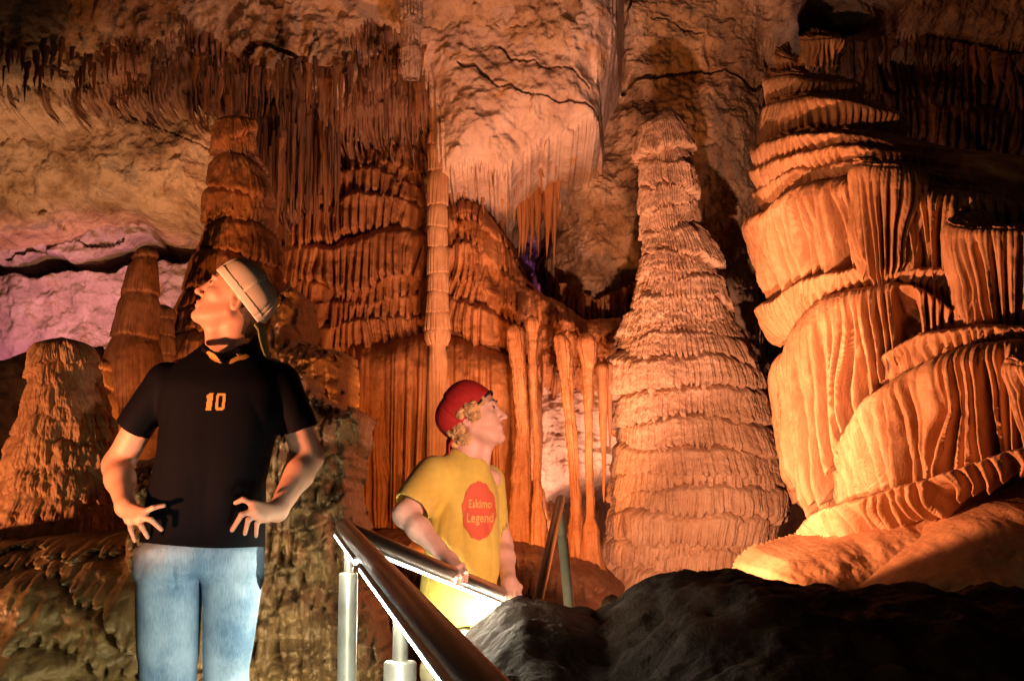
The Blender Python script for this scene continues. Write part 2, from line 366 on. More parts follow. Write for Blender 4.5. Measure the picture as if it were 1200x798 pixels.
# far grey-pink wall low on the left, cracked limestone above it
struct(massif('cave_wall_far', [(-420, 215), (120, 215), (250, 250), (262, 330), (255, 560), (-420, 560)], 13.6, M['purplerock'], bulge=.5, width=.6, res=.012, rough=.16, rf=1.0, rid=.14, seed=2, tilt=-.2,
    grooves=[([(-420, 330), (-60, 318), (40, 320), (120, 312), (190, 302), (245, 296)], .10, 1.1), ([(-300, 270), (0, 288), (60, 282), (150, 262), (215, 262)], .05, .25), ([(20, 306), (80, 296), (150, 290)], .03, .15)],
    pits=[(212, 283, 24, 20, 1.2)]))
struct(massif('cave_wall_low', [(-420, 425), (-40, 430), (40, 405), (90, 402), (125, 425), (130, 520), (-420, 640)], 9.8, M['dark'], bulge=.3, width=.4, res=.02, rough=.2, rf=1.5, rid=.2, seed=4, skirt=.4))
struct(massif('cave_wall_pale', [(-460, 60), (60, 70), (290, 70), (285, 210), (262, 262), (235, 268), (185, 240), (120, 226), (60, 242), (-60, 262), (-460, 280)], 12.3, M['rock'], bulge=.45, width=.4, tilt=-.35, res=.011, rough=.10, rf=1.1, rid=.10, seed=5, en=.1, kn=(.03, 3),
    grooves=[([(118, 120), (180, 150), (250, 190)], .012, .04)]))
# right and centre back wall behind the great stalagmite
struct(massif('cave_wall_centre', [(700, -260), (1500, -260), (1500, 100), (1230, 70), (1010, 52), (950, 75), (900, 60), (893, 300), (915, 460), (880, 470), (850, 400), (810, 335), (760, 340), (735, 352), (700, 372), (668, 352), (652, 322), (640, 290),
    (662, 262), (650, 225), (610, 215), (598, 200), (640, 178), (690, 160), (706, 120), (690, 60)], 12.9, M['rock'], bulge=.6, width=.45, res=.009, rough=.17, rf=.9, rid=.20, seed=6, kn=(.035, 4), en=.07, tilt=-.12, fringe=.14, ffw=.045,
    grooves=[([(690, 118), (740, 100), (800, 98), (880, 98), (900, 92)], .03, .10), ([(735, 20), (725, 60), (730, 110)], .03, .12), ([(760, 40), (820, 50), (830, 100)], .02, .06)],
    pits=[(990, 26, 58, 56, 3.0)]))
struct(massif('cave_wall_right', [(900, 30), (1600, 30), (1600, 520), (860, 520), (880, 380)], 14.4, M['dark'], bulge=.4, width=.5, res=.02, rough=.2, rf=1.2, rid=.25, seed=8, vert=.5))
# lit limestone seen between the slim columns, and the black hollow beneath it
struct(massif('cave_wall_behind_columns', [(560, 400), (740, 400), (745, 540), (715, 556), (690, 562), (655, 578), (628, 600), (560, 620)], 12.7, M['pinkrock'], bulge=.35, width=.25, res=.010, rough=.07, rf=2, rid=.16, seed=9, en=.05, vert=-.6, tilt=-.1))
struct(massif('cave_ledge', [(618, 335), (655, 352), (690, 375), (735, 372), (780, 380), (790, 440), (720, 446), (640, 440), (622, 400)], 12.1, M['deep'], bulge=.5, width=.3, res=.009, rough=.1, rf=2.5, rid=.12, seed=10, fringe=.12, ffw=.04,
    edges=[[(618, 372), (680, 396), (790, 400)], [(618, 405), (690, 418), (790, 425)]], rk=dict(A=.09, Lg=.08, fw=.05)))
# ceiling
struct(massif('cave_ceiling', [(-500, -520), (720, -520), (715, 10), (690, 70), (600, 60), (480, 40), (440, 46), (395, 92), (330, 84), (262, 72), (235, 44), (165, 60), (120, 24), (66, 38), (52, 74), (0, 82), (-500, 100)], 10.6, M['rock'], bulge=.6, width=.5, tilt=-.45, res=.012, rough=.16, rf=1.0, rid=.22, seed=12, en=.14, fringe=.05, ffw=.05, hf=.06,
    grooves=[([(225, 42), (262, 38), (300, 30), (380, 46)], .06, .4)]))
struct(massif('cave_ceiling_overhang', [(452, -300), (735, -300), (725, 30), (702, 80), (706, 128), (690, 142), (660, 152), (625, 166), (604, 184), (588, 200), (556, 190), (532, 196), (512, 190), (504, 120), (494, 84), (470, 70), (462, 20)], 11.2, M['pinkrock'], bulge=.55, width=.35, res=.009, rough=.10, rf=1.2, rid=.13, seed=13, kn=(.02, 4), en=.05, tilt=-.25, fringe=.10, ffw=.04,
    grooves=[([(535, 84), (585, 98), (640, 108), (706, 112)], .013, .09), ([(588, 62), (615, 72), (650, 80), (690, 84)], .012, .06)]))
# curtain of drapery packed behind the hanging stalactites
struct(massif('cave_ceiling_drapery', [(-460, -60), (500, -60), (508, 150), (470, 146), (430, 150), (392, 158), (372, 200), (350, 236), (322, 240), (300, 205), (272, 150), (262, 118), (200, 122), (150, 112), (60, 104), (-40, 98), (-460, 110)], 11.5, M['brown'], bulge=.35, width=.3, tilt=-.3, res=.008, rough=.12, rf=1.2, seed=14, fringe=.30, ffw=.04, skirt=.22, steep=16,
    edges=[[(-460, 20), (0, 40), (200, 60), (500, 70)], [(-460, 60), (0, 76), (200, 92), (320, 120), (500, 110)], [(200, 130), (320, 178), (500, 140)]], rk=dict(A=.14, Lg=.26, fw=.045, G=.05, wob=.1)))

# ------------------------------------------------------------------ flowstone in the middle
tag(massif('flowstone', [(318, 262), (338, 240), (352, 206), (378, 166), (430, 150), (500, 156), (515, 240), (520, 420), (520, 700), (380, 700), (385, 470), (318, 420)], 12.4, M['deep'], bulge=.75, width=.7, res=.0075, seed=20, rough=.05, en=.02,
    edges=[[(318, 176), (380, 172), (430, 164), (470, 172), (510, 170)], [(318, 196), (400, 186), (440, 178), (460, 196), (510, 210)], [(318, 222), (400, 206), (440, 200), (510, 228)],
           [(318, 252), (360, 242), (395, 246), (420, 228), (450, 232), (510, 240)], [(318, 280), (360, 288), (395, 294), (430, 276), (460, 266), (510, 262)],
           [(318, 334), (360, 328), (400, 342), (430, 342), (460, 326), (510, 312)], [(318, 356), (400, 350), (440, 354), (510, 338)], [(318, 376), (350, 388), (400, 380), (430, 374), (510, 368)], [(318, 402), (400, 410), (440, 407), (510, 394)], [(318, 640), (510, 640)]],
    kn=(.03, 3), rk=dict(A=.17, Lg=.11, fw=.08, G=.09, wob=.07)), 'rust orange tiered flowstone dome left of the thin column', 'flowstone')
tag(massif('flowstone', [(505, 262), (522, 240), (545, 232), (566, 240), (590, 270), (612, 318), (640, 346), (652, 400), (636, 440), (628, 700), (505, 700)], 12.3, M['deep'], bulge=.6, width=.5, res=.0075, seed=23, rough=.06, en=.02,
    edges=[[(505, 262), (560, 258), (600, 290), (660, 330)], [(505, 288), (550, 284), (590, 318), (660, 358)], [(505, 318), (555, 322), (600, 352), (660, 384)], [(505, 346), (550, 356), (600, 378), (660, 404)], [(505, 372), (550, 388), (600, 412), (660, 430)], [(505, 640), (640, 640)]],
    kn=(.04, 3), rk=dict(A=.15, Lg=.12, fw=.08, G=.08, wob=.12)), 'rust orange flowstone slope right of the thin column', 'flowstone')
# organ-pipe drapery under both, behind the visitor in yellow
tag(massif('organ_pipe_drapery', [(404, 402), (440, 396), (500, 384), (540, 392), (580, 408), (622, 425), (626, 560), (640, 610), (650, 720), (400, 720), (402, 520)], 11.9, M['deep'], bulge=.5, width=.45, res=.007, seed=26, rough=.07, en=.02,
    edges=[[(400, 640), (520, 640), (650, 640)]], rk=dict(A=.06, Lg=.2, fw=.12, G=.24, wob=.03, last=2.0, lean=.12, vf=.3, gap=1.35)), 'long orange organ-pipe drapery behind the visitor in yellow', 'flowstone drapery')
tag(spin('column', [(78, 500, 526), (95, 499, 527), (130, 501, 526), (150, 504, 523), (163, 500, 524), (190, 501, 525), (300, 501, 525), (360, 499, 526), (385, 497, 529), (398, 498, 528), (410, 503, 523), (470, 502, 524), (640, 500, 527)], 11.35, M['flow'],
    rims=[120, 150, 166, 195, 238, 262, 285, 318, 340, 362, 384, 402], n=160, res=.005, A=.012, Lg=.012, fw=.04, G=.012, seed=30, rough=.004, nb=.06, wob=.012), 'thin ringed orange column from ceiling to flowstone', 'column')
tag(spin('stalactite', [(-30, 462, 498), (20, 468, 494), (60, 471, 491), (85, 472, 490), (93, 474, 489)], 10.4, M['pinkrock'], rims=[10, 40, 88], n=120, res=.006, A=.02, Lg=.08, fw=.035, G=.02, seed=31), 'thick blunt pink stalactite above the thin column', 'stalactite')
tag(massif('flowstone_mound', [(318, 372), (336, 330), (350, 345), (352, 395), (372, 404), (398, 410), (404, 470), (402, 560), (410, 700), (290, 700), (290, 430)], 9.2, M['wet'], bulge=.45, width=.35, res=.008, seed=33, rough=.08, rf=2.0, en=.04, skirt=.5, steep=18, kn=(.10, 3.2), sc=(.10, .03, .06, .05),
    edges=[[(290, 350), (404, 346)], [(290, 372), (404, 380)], [(290, 400), (350, 395), (404, 420)], [(290, 430), (350, 440), (404, 450)], [(290, 480), (404, 500)]], rk=dict(A=.10, Lg=.10, fw=.06, G=.04, wob=.12)), 'knobbly orange flowstone mound behind the visitor in black', 'flowstone')

# ------------------------------------------------------------------ the great stalagmite
tag(spin('stalagmite', [(126, 768, 786), (136, 762, 791), (150, 756, 798), (175, 753, 806), (200, 751, 814), (225, 752, 818), (250, 752, 817), (272, 753, 820), (290, 753, 831), (312, 748, 842), (330, 745, 850), (352, 738, 854), (380, 734, 864), (400, 727, 874), (420, 721, 882),
    (450, 720, 893), (480, 722, 893), (520, 722, 905), (560, 720, 918), (600, 716, 918), (640, 713, 908), (680, 708, 905), (760, 700, 915)], 10.9, M['pale'],
    rims=[168, 184, 206, 232, 262, 290, 306, 324, 342, 356, 372, 388, 404, 444, 490, 517, 540, 568, 600, 622, 648, 670, 694], n=1000, res=.006, A=.115, Lg=.06, fw=.055, G=.024, seed=40, rough=.014, rf=4, wob=.09, nb=.04, lean=.5, sc=(.07, .008, .045, .04), kn=(.013, 11), tilt_r=.06),
    'tall pale peach tiered stalagmite standing alone before the back wall', 'stalagmite')
tag(spin('stalagmite', [(696, 709, 726), (702, 705, 730), (715, 703, 733), (740, 700, 738)], 5.7, M['pale'], n=80, res=.004, A=.004, rough=.003, seed=41), 'small white stump at the foot of the great stalagmite', 'stalagmite')

# ------------------------------------------------------------------ right-hand canopy formation
CX, CY = 3.1, 9.1
fm = empty('canopy_flowstone', (CX, CY, .5), 'massive orange flowstone with stacked fluted canopies on the right', 'flowstone')
fl = M['flow']
spin('core', [(110, 915, 960), (160, 912, 1010), (205, 912, 1150), (255, 912, 1380), (300, 915, 1420), (420, 925, 1420), (560, 960, 1420), (700, 960, 1400), (800, 950, 1400)], 9.3, fl, n=500, res=.014, A=.04, rough=.05, seed=50, parent=fm, kn=(.04, 4))
bell('crown_knob', 1.97, 9.5, .17, .18, [(880, 66, 92), (905, 60, 90), (940, 74, 98)], fl, fm, fw=.05, G=.03, Lg=.08, ch=.05, seed=51, res=.006, crown=.2, rr_in=.5)
bell('crown_knob', 2.12, 9.3, .16, .16, [(900, 40, 72), (925, 38, 74), (950, 46, 78)], fl, fm, fw=.05, G=.03, Lg=.08, ch=.05, seed=64, res=.006, crown=.2, rr_in=.5)
bell('crown_drapery', 2.08, 9.5, .36, .4, [(880, 92, 140), (905, 84, 130), (940, 84, 125), (1000, 96, 140)], fl, fm, fw=.05, G=.03, Lg=.06, ch=.06, seed=52, crown=.45)
bell('crown_drapery', 2.18, 9.4, .52, .55, [(880, 132, 190), (900, 118, 175), (935, 108, 155), (985, 112, 160), (1040, 130, 170)], fl, fm, fw=.055, G=.03, Lg=.07, ch=.08, seed=66, crown=.4)
bell('scaly_drapery', 2.38, 9.3, .76, .8, [(878, 172, 226), (930, 150, 196), (1000, 150, 186), (1060, 168, 200), (1200, 200, 230)], fl, fm, fw=.055, G=.03, Lg=.06, ch=.08, seed=53, crown=.5, ripple=.03)
bell('scaly_drapery', 2.62, 9.2, 1.0, 1.0, [(877, 196, 250), (930, 172, 222), (1000, 164, 208), (1090, 178, 214), (1200, 206, 240)], fl, fm, fw=.06, G=.035, Lg=.06, ch=.07, seed=54, crown=.5, ripple=.03)
bell('scaly_drapery', 2.85, 9.2, 1.25, 1.2, [(877, 218, 268), (930, 190, 240), (1000, 182, 226), (1090, 190, 226), (1200, 212, 245)], fl, fm, fw=.065, G=.035, Lg=.06, ch=.07, seed=67, crown=.4, ripple=.03)
bell('great_drapery', CX, CY, 1.56, 1.5, [(876, 248, 335), (900, 222, 325), (950, 205, 315), (1000, 200, 312), (1060, 208, 345), (1110, 216, 400), (1160, 220, 390), (1200, 222, 340), (1300, 236, 340)], fl, fm, fw=.095, G=.18, Lg=.24, ch=.08, seed=55, crown=.4, ripple=.025)
bell('hanging_pod', 2.18, 8.05, .25, .22, [(985, 196, 300), (1020, 190, 310), (1060, 200, 318)], fl, fm, fw=.06, G=.05, Lg=.16, ch=.05, seed=68, res=.006, crown=.3, taper=-.35)
bell('hanging_pod', 2.75, 7.72, .34, .26, [(1040, 268, 392), (1085, 258, 400), (1140, 272, 380)], fl, fm, fw=.07, G=.06, Lg=.2, ch=.05, seed=69, res=.006, crown=.3, taper=-.3)
bell('hanging_pod', 3.25, 7.66, .30, .24, [(1160, 226, 330), (1200, 222, 350), (1250, 230, 330)], fl, fm, fw=.07, G=.06, Lg=.2, ch=.05, seed=76, res=.006, crown=.3, taper=-.3)
bell('middle_ledge', 2.75, 9.1, 1.14, 1.3, [(890, 352, 398), (925, 322, 372), (980, 306, 345), (1040, 306, 350), (1150, 315, 360)], fl, fm, fw=.06, G=.02, Lg=.05, ch=.10, seed=56, crown=.4, ripple=.02)
bell('middle_drapery', 2.62, 9.0, .98, 1.3, [(902, 412, 560), (920, 376, 590), (945, 350, 560), (985, 332, 470), (1030, 324, 430), (1075, 326, 400), (1100, 345, 380), (1160, 400, 440)], fl, fm, fw=.085, G=.15, Lg=.18, ch=.08, seed=57, crown=.35, ripple=.015)
bell('flank_drapery', 2.45, 8.9, .62, .8, [(906, 455, 640), (925, 440, 620), (960, 440, 580), (1000, 450, 560)], fl, fm, fw=.12, G=.11, Lg=.12, ch=.2, seed=63, crown=.4, taper=-.28)
bell('scaly_drapery', 3.32, 8.5, 1.30, 1.35, [(985, 470, 520), (1010, 425, 480), (1060, 392, 440), (1120, 374, 420), (1170, 368, 410), (1320, 384, 420)], fl, fm, fw=.06, G=.03, Lg=.06, ch=.10, seed=77, crown=.5, ripple=.035)
bell('lower_drapery', 3.28, 8.35, 1.42, 1.45, [(966, 520, 600), (985, 478, 585), (1010, 448, 572), (1060, 416, 555), (1120, 398, 545), (1170, 390, 528), (1230, 390, 515), (1320, 405, 520)], fl, fm, fw=.10, G=.18, Lg=.15, ch=.08, seed=58, crown=.3, ripple=.03)
bell('hanging_pod', 2.75, 7.12, .30, .22, [(1090, 425, 530), (1130, 415, 548), (1180, 425, 530)], fl, fm, fw=.07, G=.06, Lg=.16, ch=.04, seed=79, res=.006, crown=.3, taper=-.25)
bell('bottom_ledge', 3.25, 8.2, 1.62, 1.5, [(912, 640, 690), (928, 600, 665), (950, 586, 648), (1000, 574, 622), (1060, 556, 604), (1130, 534, 570), (1200, 516, 552), (1320, 510, 550)], fl, fm, fw=.085, G=.08, Lg=.06, ch=.05, seed=59, crown=.3, ripple=.008)
massif('smooth_mound', [(905, 668), (925, 652), (1000, 634), (1080, 604), (1150, 575), (1250, 548), (1420, 540), (1420, 860), (880, 860)], 7.6, fl, bulge=.8, width=.5, tilt=.55, res=.008, rough=.06, rf=2, seed=60, en=.01, skirt=.5, sc=(.05, .008, .03, .03), kn=(.018, 6), parent=fm)
massif('smooth_mound', [(1025, 690), (1060, 668), (1110, 640), (1160, 606), (1210, 585), (1420, 560), (1420, 860), (1000, 860)], 7.0, fl, bulge=.7, width=.5, tilt=.6, res=.008, rough=.06, rf=2, seed=61, en=.01, skirt=.3, sc=(.05, .008, .03, .03), kn=(.018, 6), parent=fm)
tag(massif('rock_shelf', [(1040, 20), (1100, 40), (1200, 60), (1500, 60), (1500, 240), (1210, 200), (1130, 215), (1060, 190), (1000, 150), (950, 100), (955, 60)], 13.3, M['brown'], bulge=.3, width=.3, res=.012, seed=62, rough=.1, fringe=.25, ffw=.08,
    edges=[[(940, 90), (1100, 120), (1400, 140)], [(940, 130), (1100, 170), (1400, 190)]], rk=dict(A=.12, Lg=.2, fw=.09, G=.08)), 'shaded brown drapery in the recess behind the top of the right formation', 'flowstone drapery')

# ------------------------------------------------------------------ left-hand stalagmites
tag(spin('stalagmite', [(136, 266, 286), (144, 259, 295), (160, 255, 300), (185, 253, 303), (205, 248, 314), (232, 240, 320), (262, 236, 322), (285, 232, 322), (305, 226, 328), (345, 214, 338), (380, 205, 348), (420, 198, 356), (520, 190, 366), (640, 180, 380)], 9.7, M['deep'],
    rims=[158, 184, 212, 236, 262, 290, 318, 350, 390], n=460, res=.007, A=.055, Lg=.04, fw=.085, G=.010, seed=70, rough=.02, wob=.04, kn=(.014, 4), tilt_r=.07), 'tall rust-orange tiered stalagmite rising behind the cream cap', 'stalagmite')
tag(spin('stalagmite', [(288, 164, 180), (296, 158, 184), (310, 152, 185), (350, 142, 186), (400, 128, 187), (450, 116, 192), (520, 108, 200), (680, 90, 220)], 8.9, M['brown'], rims=[300, 340, 390], n=260, res=.008, A=.012, Lg=.01, fw=.05, G=.006, seed=71, rough=.01), 'dark brown leaning stalagmite with smooth sides and a pale tip', 'stalagmite')
tag(spin('stalagmite', [(357, 184, 198), (364, 180, 203), (400, 177, 206), (440, 176, 207), (520, 172, 210)], 9.3, M['brown'], rims=[372, 392, 412, 430], n=200, res=.007, A=.015, Lg=.01, fw=.04, G=.008, seed=72), 'short dark stalagmite between the smooth brown one and the tall orange one', 'stalagmite')
tag(spin('stalagmite', [(396, 52, 92), (404, 44, 102), (425, 40, 110), (450, 35, 118), (470, 26, 124), (492, 24, 130), (530, 10, 142), (560, 2, 152), (590, -10, 165), (630, -35, 180), (700, -60, 210), (860, -90, 240)], 7.2, M['flow'],
    rims=[424, 448, 462, 478, 496, 512, 536, 556, 576, 602, 630, 660], n=560, res=.006, A=.035, Lg=.035, fw=.08, G=.008, seed=73, rough=.015, rf=5, wob=.08, kn=(.026, 7)), 'stubby round-topped orange stalagmite lit on its left side', 'stalagmite')
tag(spin('stalagmite', [(418, 108, 124), (430, 100, 128), (470, 96, 135), (560, 90, 140)], 8.2, M['flow'], rims=[432, 450], n=120, res=.007, A=.02, Lg=.02, fw=.05, G=.01, seed=74), 'small orange knob just right of the round-topped stalagmite', 'stalagmite')

# ------------------------------------------------------------------ low mounds and wet wall behind the visitors
tag(massif('flowstone_mound', [(-420, 640), (-60, 640), (60, 628), (150, 612), (230, 600), (340, 590), (340, 1000), (-420, 1000)], 6.4, M['olive'], bulge=.7, width=.6, tilt=.5, res=.008, seed=80, rough=.10, rf=1.5, en=.04, kn=(.10, 2.4), sc=(.12, .012, .06, .05), skirt=.8,
    edges=[[(-420, 640), (0, 640), (80, 652), (160, 640), (330, 630)], [(-420, 690), (0, 668), (70, 664), (140, 690), (180, 740), (330, 690)], [(-420, 740), (0, 730), (60, 735), (200, 790), (330, 750)], [(-420, 800), (0, 790), (200, 840), (330, 810)]],
    rk=dict(A=.11, Lg=.05, fw=.06, G=.008, wob=.12)), 'low olive brown flowstone mound with drooping edges beside the jeans', 'flowstone')
tag(massif('wet_flowstone', [(235, 470), (300, 420), (350, 425), (372, 470), (400, 490), (404, 560), (412, 640), (420, 700), (440, 760), (455, 1000), (150, 1000), (150, 560)], 6.1, M['wet'], bulge=.4, width=.35, tilt=.15, res=.006, seed=82, rough=.10, rf=2.0, en=.13, enf=2.6, skirt=.35, steep=25, kn=(.10, 3.4), sc=(.09, .03, .07, .05),
    edges=[[(150, 440), (330, 440), (440, 450)], [(150, 470), (330, 462), (440, 480)], [(150, 510), (330, 500), (440, 510)], [(150, 560), (330, 545), (370, 575), (440, 560)], [(150, 610), (320, 600), (350, 640), (440, 620)], [(150, 670), (320, 668), (380, 690), (440, 660)], [(150, 745), (300, 745), (380, 750), (440, 740)], [(150, 820), (440, 810)]],
    rk=dict(A=.13, Lg=.16, fw=.07, G=.045, wob=.14)), 'wet olive dripstone wall between the visitor in black and the handrail', 'flowstone')
tag(massif('flowstone_bank', [(395, 650), (470, 645), (560, 650), (640, 668), (700, 676), (735, 700), (735, 1000), (380, 1000)], 9.4, M['brown'], kn=(.06, 4), bulge=.5, width=.5, tilt=.4, res=.01, seed=84, rough=.1, rf=2, rid=.06,
    edges=[[(380, 650), (560, 655), (735, 660)], [(380, 690), (560, 690), (735, 690)]], rk=dict(A=.08, Lg=.08, fw=.07, G=.03)), 'dark flowstone bank at the foot of the slim columns', 'flowstone')

# ------------------------------------------------------------------ slim columns on the bank
cols = [([(380, 590, 616), (440, 598, 618), (500, 603, 622), (560, 598, 624), (610, 594, 628), (650, 586, 640), (700, 570, 650)], 'broad rust column just right of the visitor in yellow', 11.1),
        ([(370, 612, 634), (420, 617, 631), (480, 621, 631), (540, 625, 634), (590, 622, 637), (615, 619, 642), (645, 616, 647), (700, 610, 656)], 'slim column directly behind the far rail top', 10.9),
        ([(390, 644, 670), (435, 653, 672), (480, 659, 675), (540, 664, 680), (590, 666, 682), (620, 663, 686), (660, 658, 692), (700, 650, 700)], 'leaning column with a wide foot right of the far rail', 10.6),
        ([(390, 672, 702), (430, 680, 699), (500, 685, 695), (560, 685, 696), (600, 685, 699), (625, 681, 704), (650, 678, 709), (700, 670, 720)], 'straight slim column whose ringed foot widens beside the great stalagmite', 10.5)]
for i, (pr, lb, yy) in enumerate(cols):
    tag(spin('column', pr, yy, M['deep'], rims=[], n=150, res=.006, A=.02, Lg=.03, fw=.035, G=.012, seed=90 + i, rough=.008, nb=.25, kn=(.012, 8)), lb, 'column')
tag(spin('stalactite', [(425, 696, 714), (450, 699, 713), (500, 702, 712), (550, 705, 711), (580, 706, 709), (588, 707, 708.5)], 10.6, M['deep'], n=90, res=.006, A=.008, rough=.006, seed=96), 'long pointed stalactite left of the great stalagmite', 'stalactite')
tag(spin('stalactite', [(425, 706, 722), (450, 709, 719), (500, 712, 718), (526, 714, 716)], 10.7, M['deep'], n=90, res=.006, A=.008, rough=.006, seed=97), 'shorter pointed stalactite touching the edge of the great stalagmite', 'stalactite')

# ------------------------------------------------------------------ foreground mound (a terrain with its crest at about 4.6 m)
mx, my = np.meshgrid(np.arange(-1.1, 5.5, .014), np.arange(1.2, 6.3, .014))
cr = [(-400, 1200), (200, 1000), (420, 900), (490, 850), (520, 790), (545, 752), (560, 734), (578, 720), (596, 708), (612, 703), (640, 704), (662, 708), (700, 720), (720, 708), (745, 690), (775, 674), (800, 668), (850, 663), (880, 668), (930, 680), (965, 678), (990, 688), (1030, 682), (1060, 680), (1110, 690), (1150, 685), (1200, 690), (1500, 700), (2500, 720)]
c3 = np.array([at(x, y, 4.6) for x, y in cr]); ridg = np.interp(mx + .10 * fbm(mx, my * 1.4, 4, 5) * 0, c3[:, 0], c3[:, 2])
yc = 4.55 + .25 * fbm(mx * .8, 0 * mx, 3, 4); dy = my - yc
base = np.interp(my, [1.2, 1.5, 4, 6.3], [.1, .15, .4, .45]) - .35
hh = np.where(dy < 0, 1 - np.clip(-dy / 2.9, 0, 1) ** 1.5, 1 - np.clip(dy / 1.2, 0, 1) ** 1.6)
mz = base + (ridg - base) * np.clip(hh, 0, 1) + (.05 * fbm(mx * 2.2, my * 2.2, 6, 8) + .035 * (ridge(mx * 3, my * 3, 4, 9) - .6)) * sstep(0, .35, np.abs(dy)) + .022 * fbm(mx * 7, my * 7, 5, 10) + knobs(mx, my, .028, 5, 12)
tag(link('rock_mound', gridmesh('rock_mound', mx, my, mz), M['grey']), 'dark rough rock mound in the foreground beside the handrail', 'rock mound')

# ------------------------------------------------------------------ hanging stalactites, each an object of its own
def stalactite_mesh(k):
    r = np.random.default_rng(100 + k); n = 30; m = 12
    t = np.linspace(0, 1, n); rad = (1 - t) ** (.55 + .3 * r.random()) * .5 + .05 * (1 - t)
    rad *= 1 + .22 * np.interp(t, np.linspace(0, 1, 12), r.random(12) - .5) * 2; rad[-1] = .004
    cx_ = np.interp(t, np.linspace(0, 1, 5), (r.random(5) - .5) * .5); cy_ = np.interp(t, np.linspace(0, 1, 5), (r.random(5) - .5) * .5)
    a = np.linspace(0, 2 * np.pi, m, endpoint=False); fl_ = 1 + .25 * np.sin(a * 3 + r.random() * 6)
    X = cx_[:, None] + rad[:, None] * np.cos(a) * fl_; Y_ = cy_[:, None] + rad[:, None] * np.sin(a) * fl_; Z = -np.repeat(t[:, None], m, 1)
    return gridmesh('stalactite', X, Y_, Z, wrap=True)
SM = []
for k in range(12):
    me = stalactite_mesh(k); me.materials.append(M['brown' if k % 3 else 'deep']); SM.append(me)
def hang(px, py, Y, length, width, label, group, sm=None):
    o = bpy.data.objects.new('stalactite', random.choice(sm or SM)); COL.objects.link(o)
    p = at(px, py, Y); o.location = p; o.scale = (width, width, length); o.rotation_euler = (random.uniform(-.03, .03), random.uniform(-.03, .03), random.uniform(0, 6.28))
    tag(o, label, 'stalactite', group)
rows = [(-20, 250, 44, 88, 10.7, .05, .35, 70, 'short dark stalactite in the fringe above the pale limestone', 'short stalactites above the pale limestone'),
        (228, 400, 66, 90, 10.3, .12, .6, 70, 'slim brown stalactite hanging from the ceiling crack left of the blunt pink one', 'slim stalactites under the ceiling crack'),
        (262, 398, 110, 165, 10.9, .3, 1.0, 70, 'long brown stalactite in the packed curtain over the visitor in black', 'long stalactites in the packed curtain'),
        (300, 385, 150, 210, 11.2, .3, .75, 30, 'lowest brown stalactite beside the top of the flowstone dome', 'lowest stalactites beside the dome'),
        (400, 500, 50, 115, 10.9, .15, .5, 36, 'brown stalactite in the shadow left of the thin column top', 'stalactites left of the thin column')]
for x0, x1, y0, y1, Y, l0, l1, n, lb, gr in rows:
    for i in range(n):
        px = x0 + (x1 - x0) * (i + random.random()) / n
        hang(px, y0 + (y1 - y0) * random.random(), Y + random.uniform(-.4, .4), random.uniform(l0, l1), random.uniform(.018, .05), lb, gr)
SP = []
for me in SM[:6]:
    c = me.copy(); c.materials.clear(); c.materials.append(M['deep']); SP.append(c)
for i in range(30):
    px = 524 + 140 * (i + random.random()) / 30
    hang(px, np.interp(px, [520, 580, 610, 660], [184, 192, 176, 150]), 11.6 + random.uniform(0, .2), random.uniform(.2, .5), random.uniform(.03, .07), 'short orange stalactite under the smooth ceiling overhang', 'stalactites under the overhang', SP)
for i in range(20):
    px = 588 + 70 * (i + random.random()) / 20
    hang(px, 160 + 20 * random.random(), 12.2, random.uniform(.5, 1.1), random.uniform(.05, .10), 'orange stalactite in the gap right of the flowstone slope', 'stalactites in the central gap', SP)
for i in range(26):
    px = 660 + 90 * (i + random.random()) / 26
    hang(px, np.interp(px, [655, 700, 760], [330, 352, 325]), 12.4 + random.uniform(-.2, .2), random.uniform(.08, .3), random.uniform(.03, .06), 'small orange stalactite along the lower edge of the hanging rock', 'stalactites under the hanging rock', SP)
for i in range(30):
    px = 985 + 230 * (i + random.random()) / 30
    hang(px, np.interp(px, [960, 1060, 1200], [64, 38, 70]), 12.5, random.uniform(.12, .5), random.uniform(.04, .09), 'brown stalactite in the shaded recess at the top right', 'stalactites in the top right recess', SM)
# lilac-lit mineral rods glimpsed through the central gap
struct(massif('cave_wall_niche', [(560, 235), (660, 235), (660, 350), (560, 350)], 14.4, M['purplerock'], bulge=.2, width=.2, res=.01, rough=.1, rf=4, rid=.4, seed=99, vert=.6))
# ------------------------------------------------------------------ solid modelling for people: distance fields meshed by surface nets
def smin(a, b, k):
    h = np.clip(.5 + .5 * (b - a) / k, 0, 1); return b + (a - b) * h - k * h * (1 - h)
def smax(a, b, k): return -smin(-a, -b, k)
def cap(P, a, b, ra, rb):
    a = np.asarray(a, float); e = np.asarray(b, float) - a; w = P - a; t = np.clip(w @ e / (e @ e + 1e-12), 0, 1)
    return np.linalg.norm(w - t[:, None] * e, axis=1) - (ra + (rb - ra) * t)
def ell(P, c, r, Rm=None):
    q = P - np.asarray(c, float)
    if Rm is not None: q = q @ Rm
    r = np.asarray(r, float); k0 = np.linalg.norm(q / r, axis=1); k1 = np.linalg.norm(q / r ** 2, axis=1)
    return k0 * (k0 - 1) / np.maximum(k1, 1e-9)
def plane(P, c, n):
    n = np.asarray(n, float); n = n / np.linalg.norm(n); return (P - np.asarray(c, float)) @ n
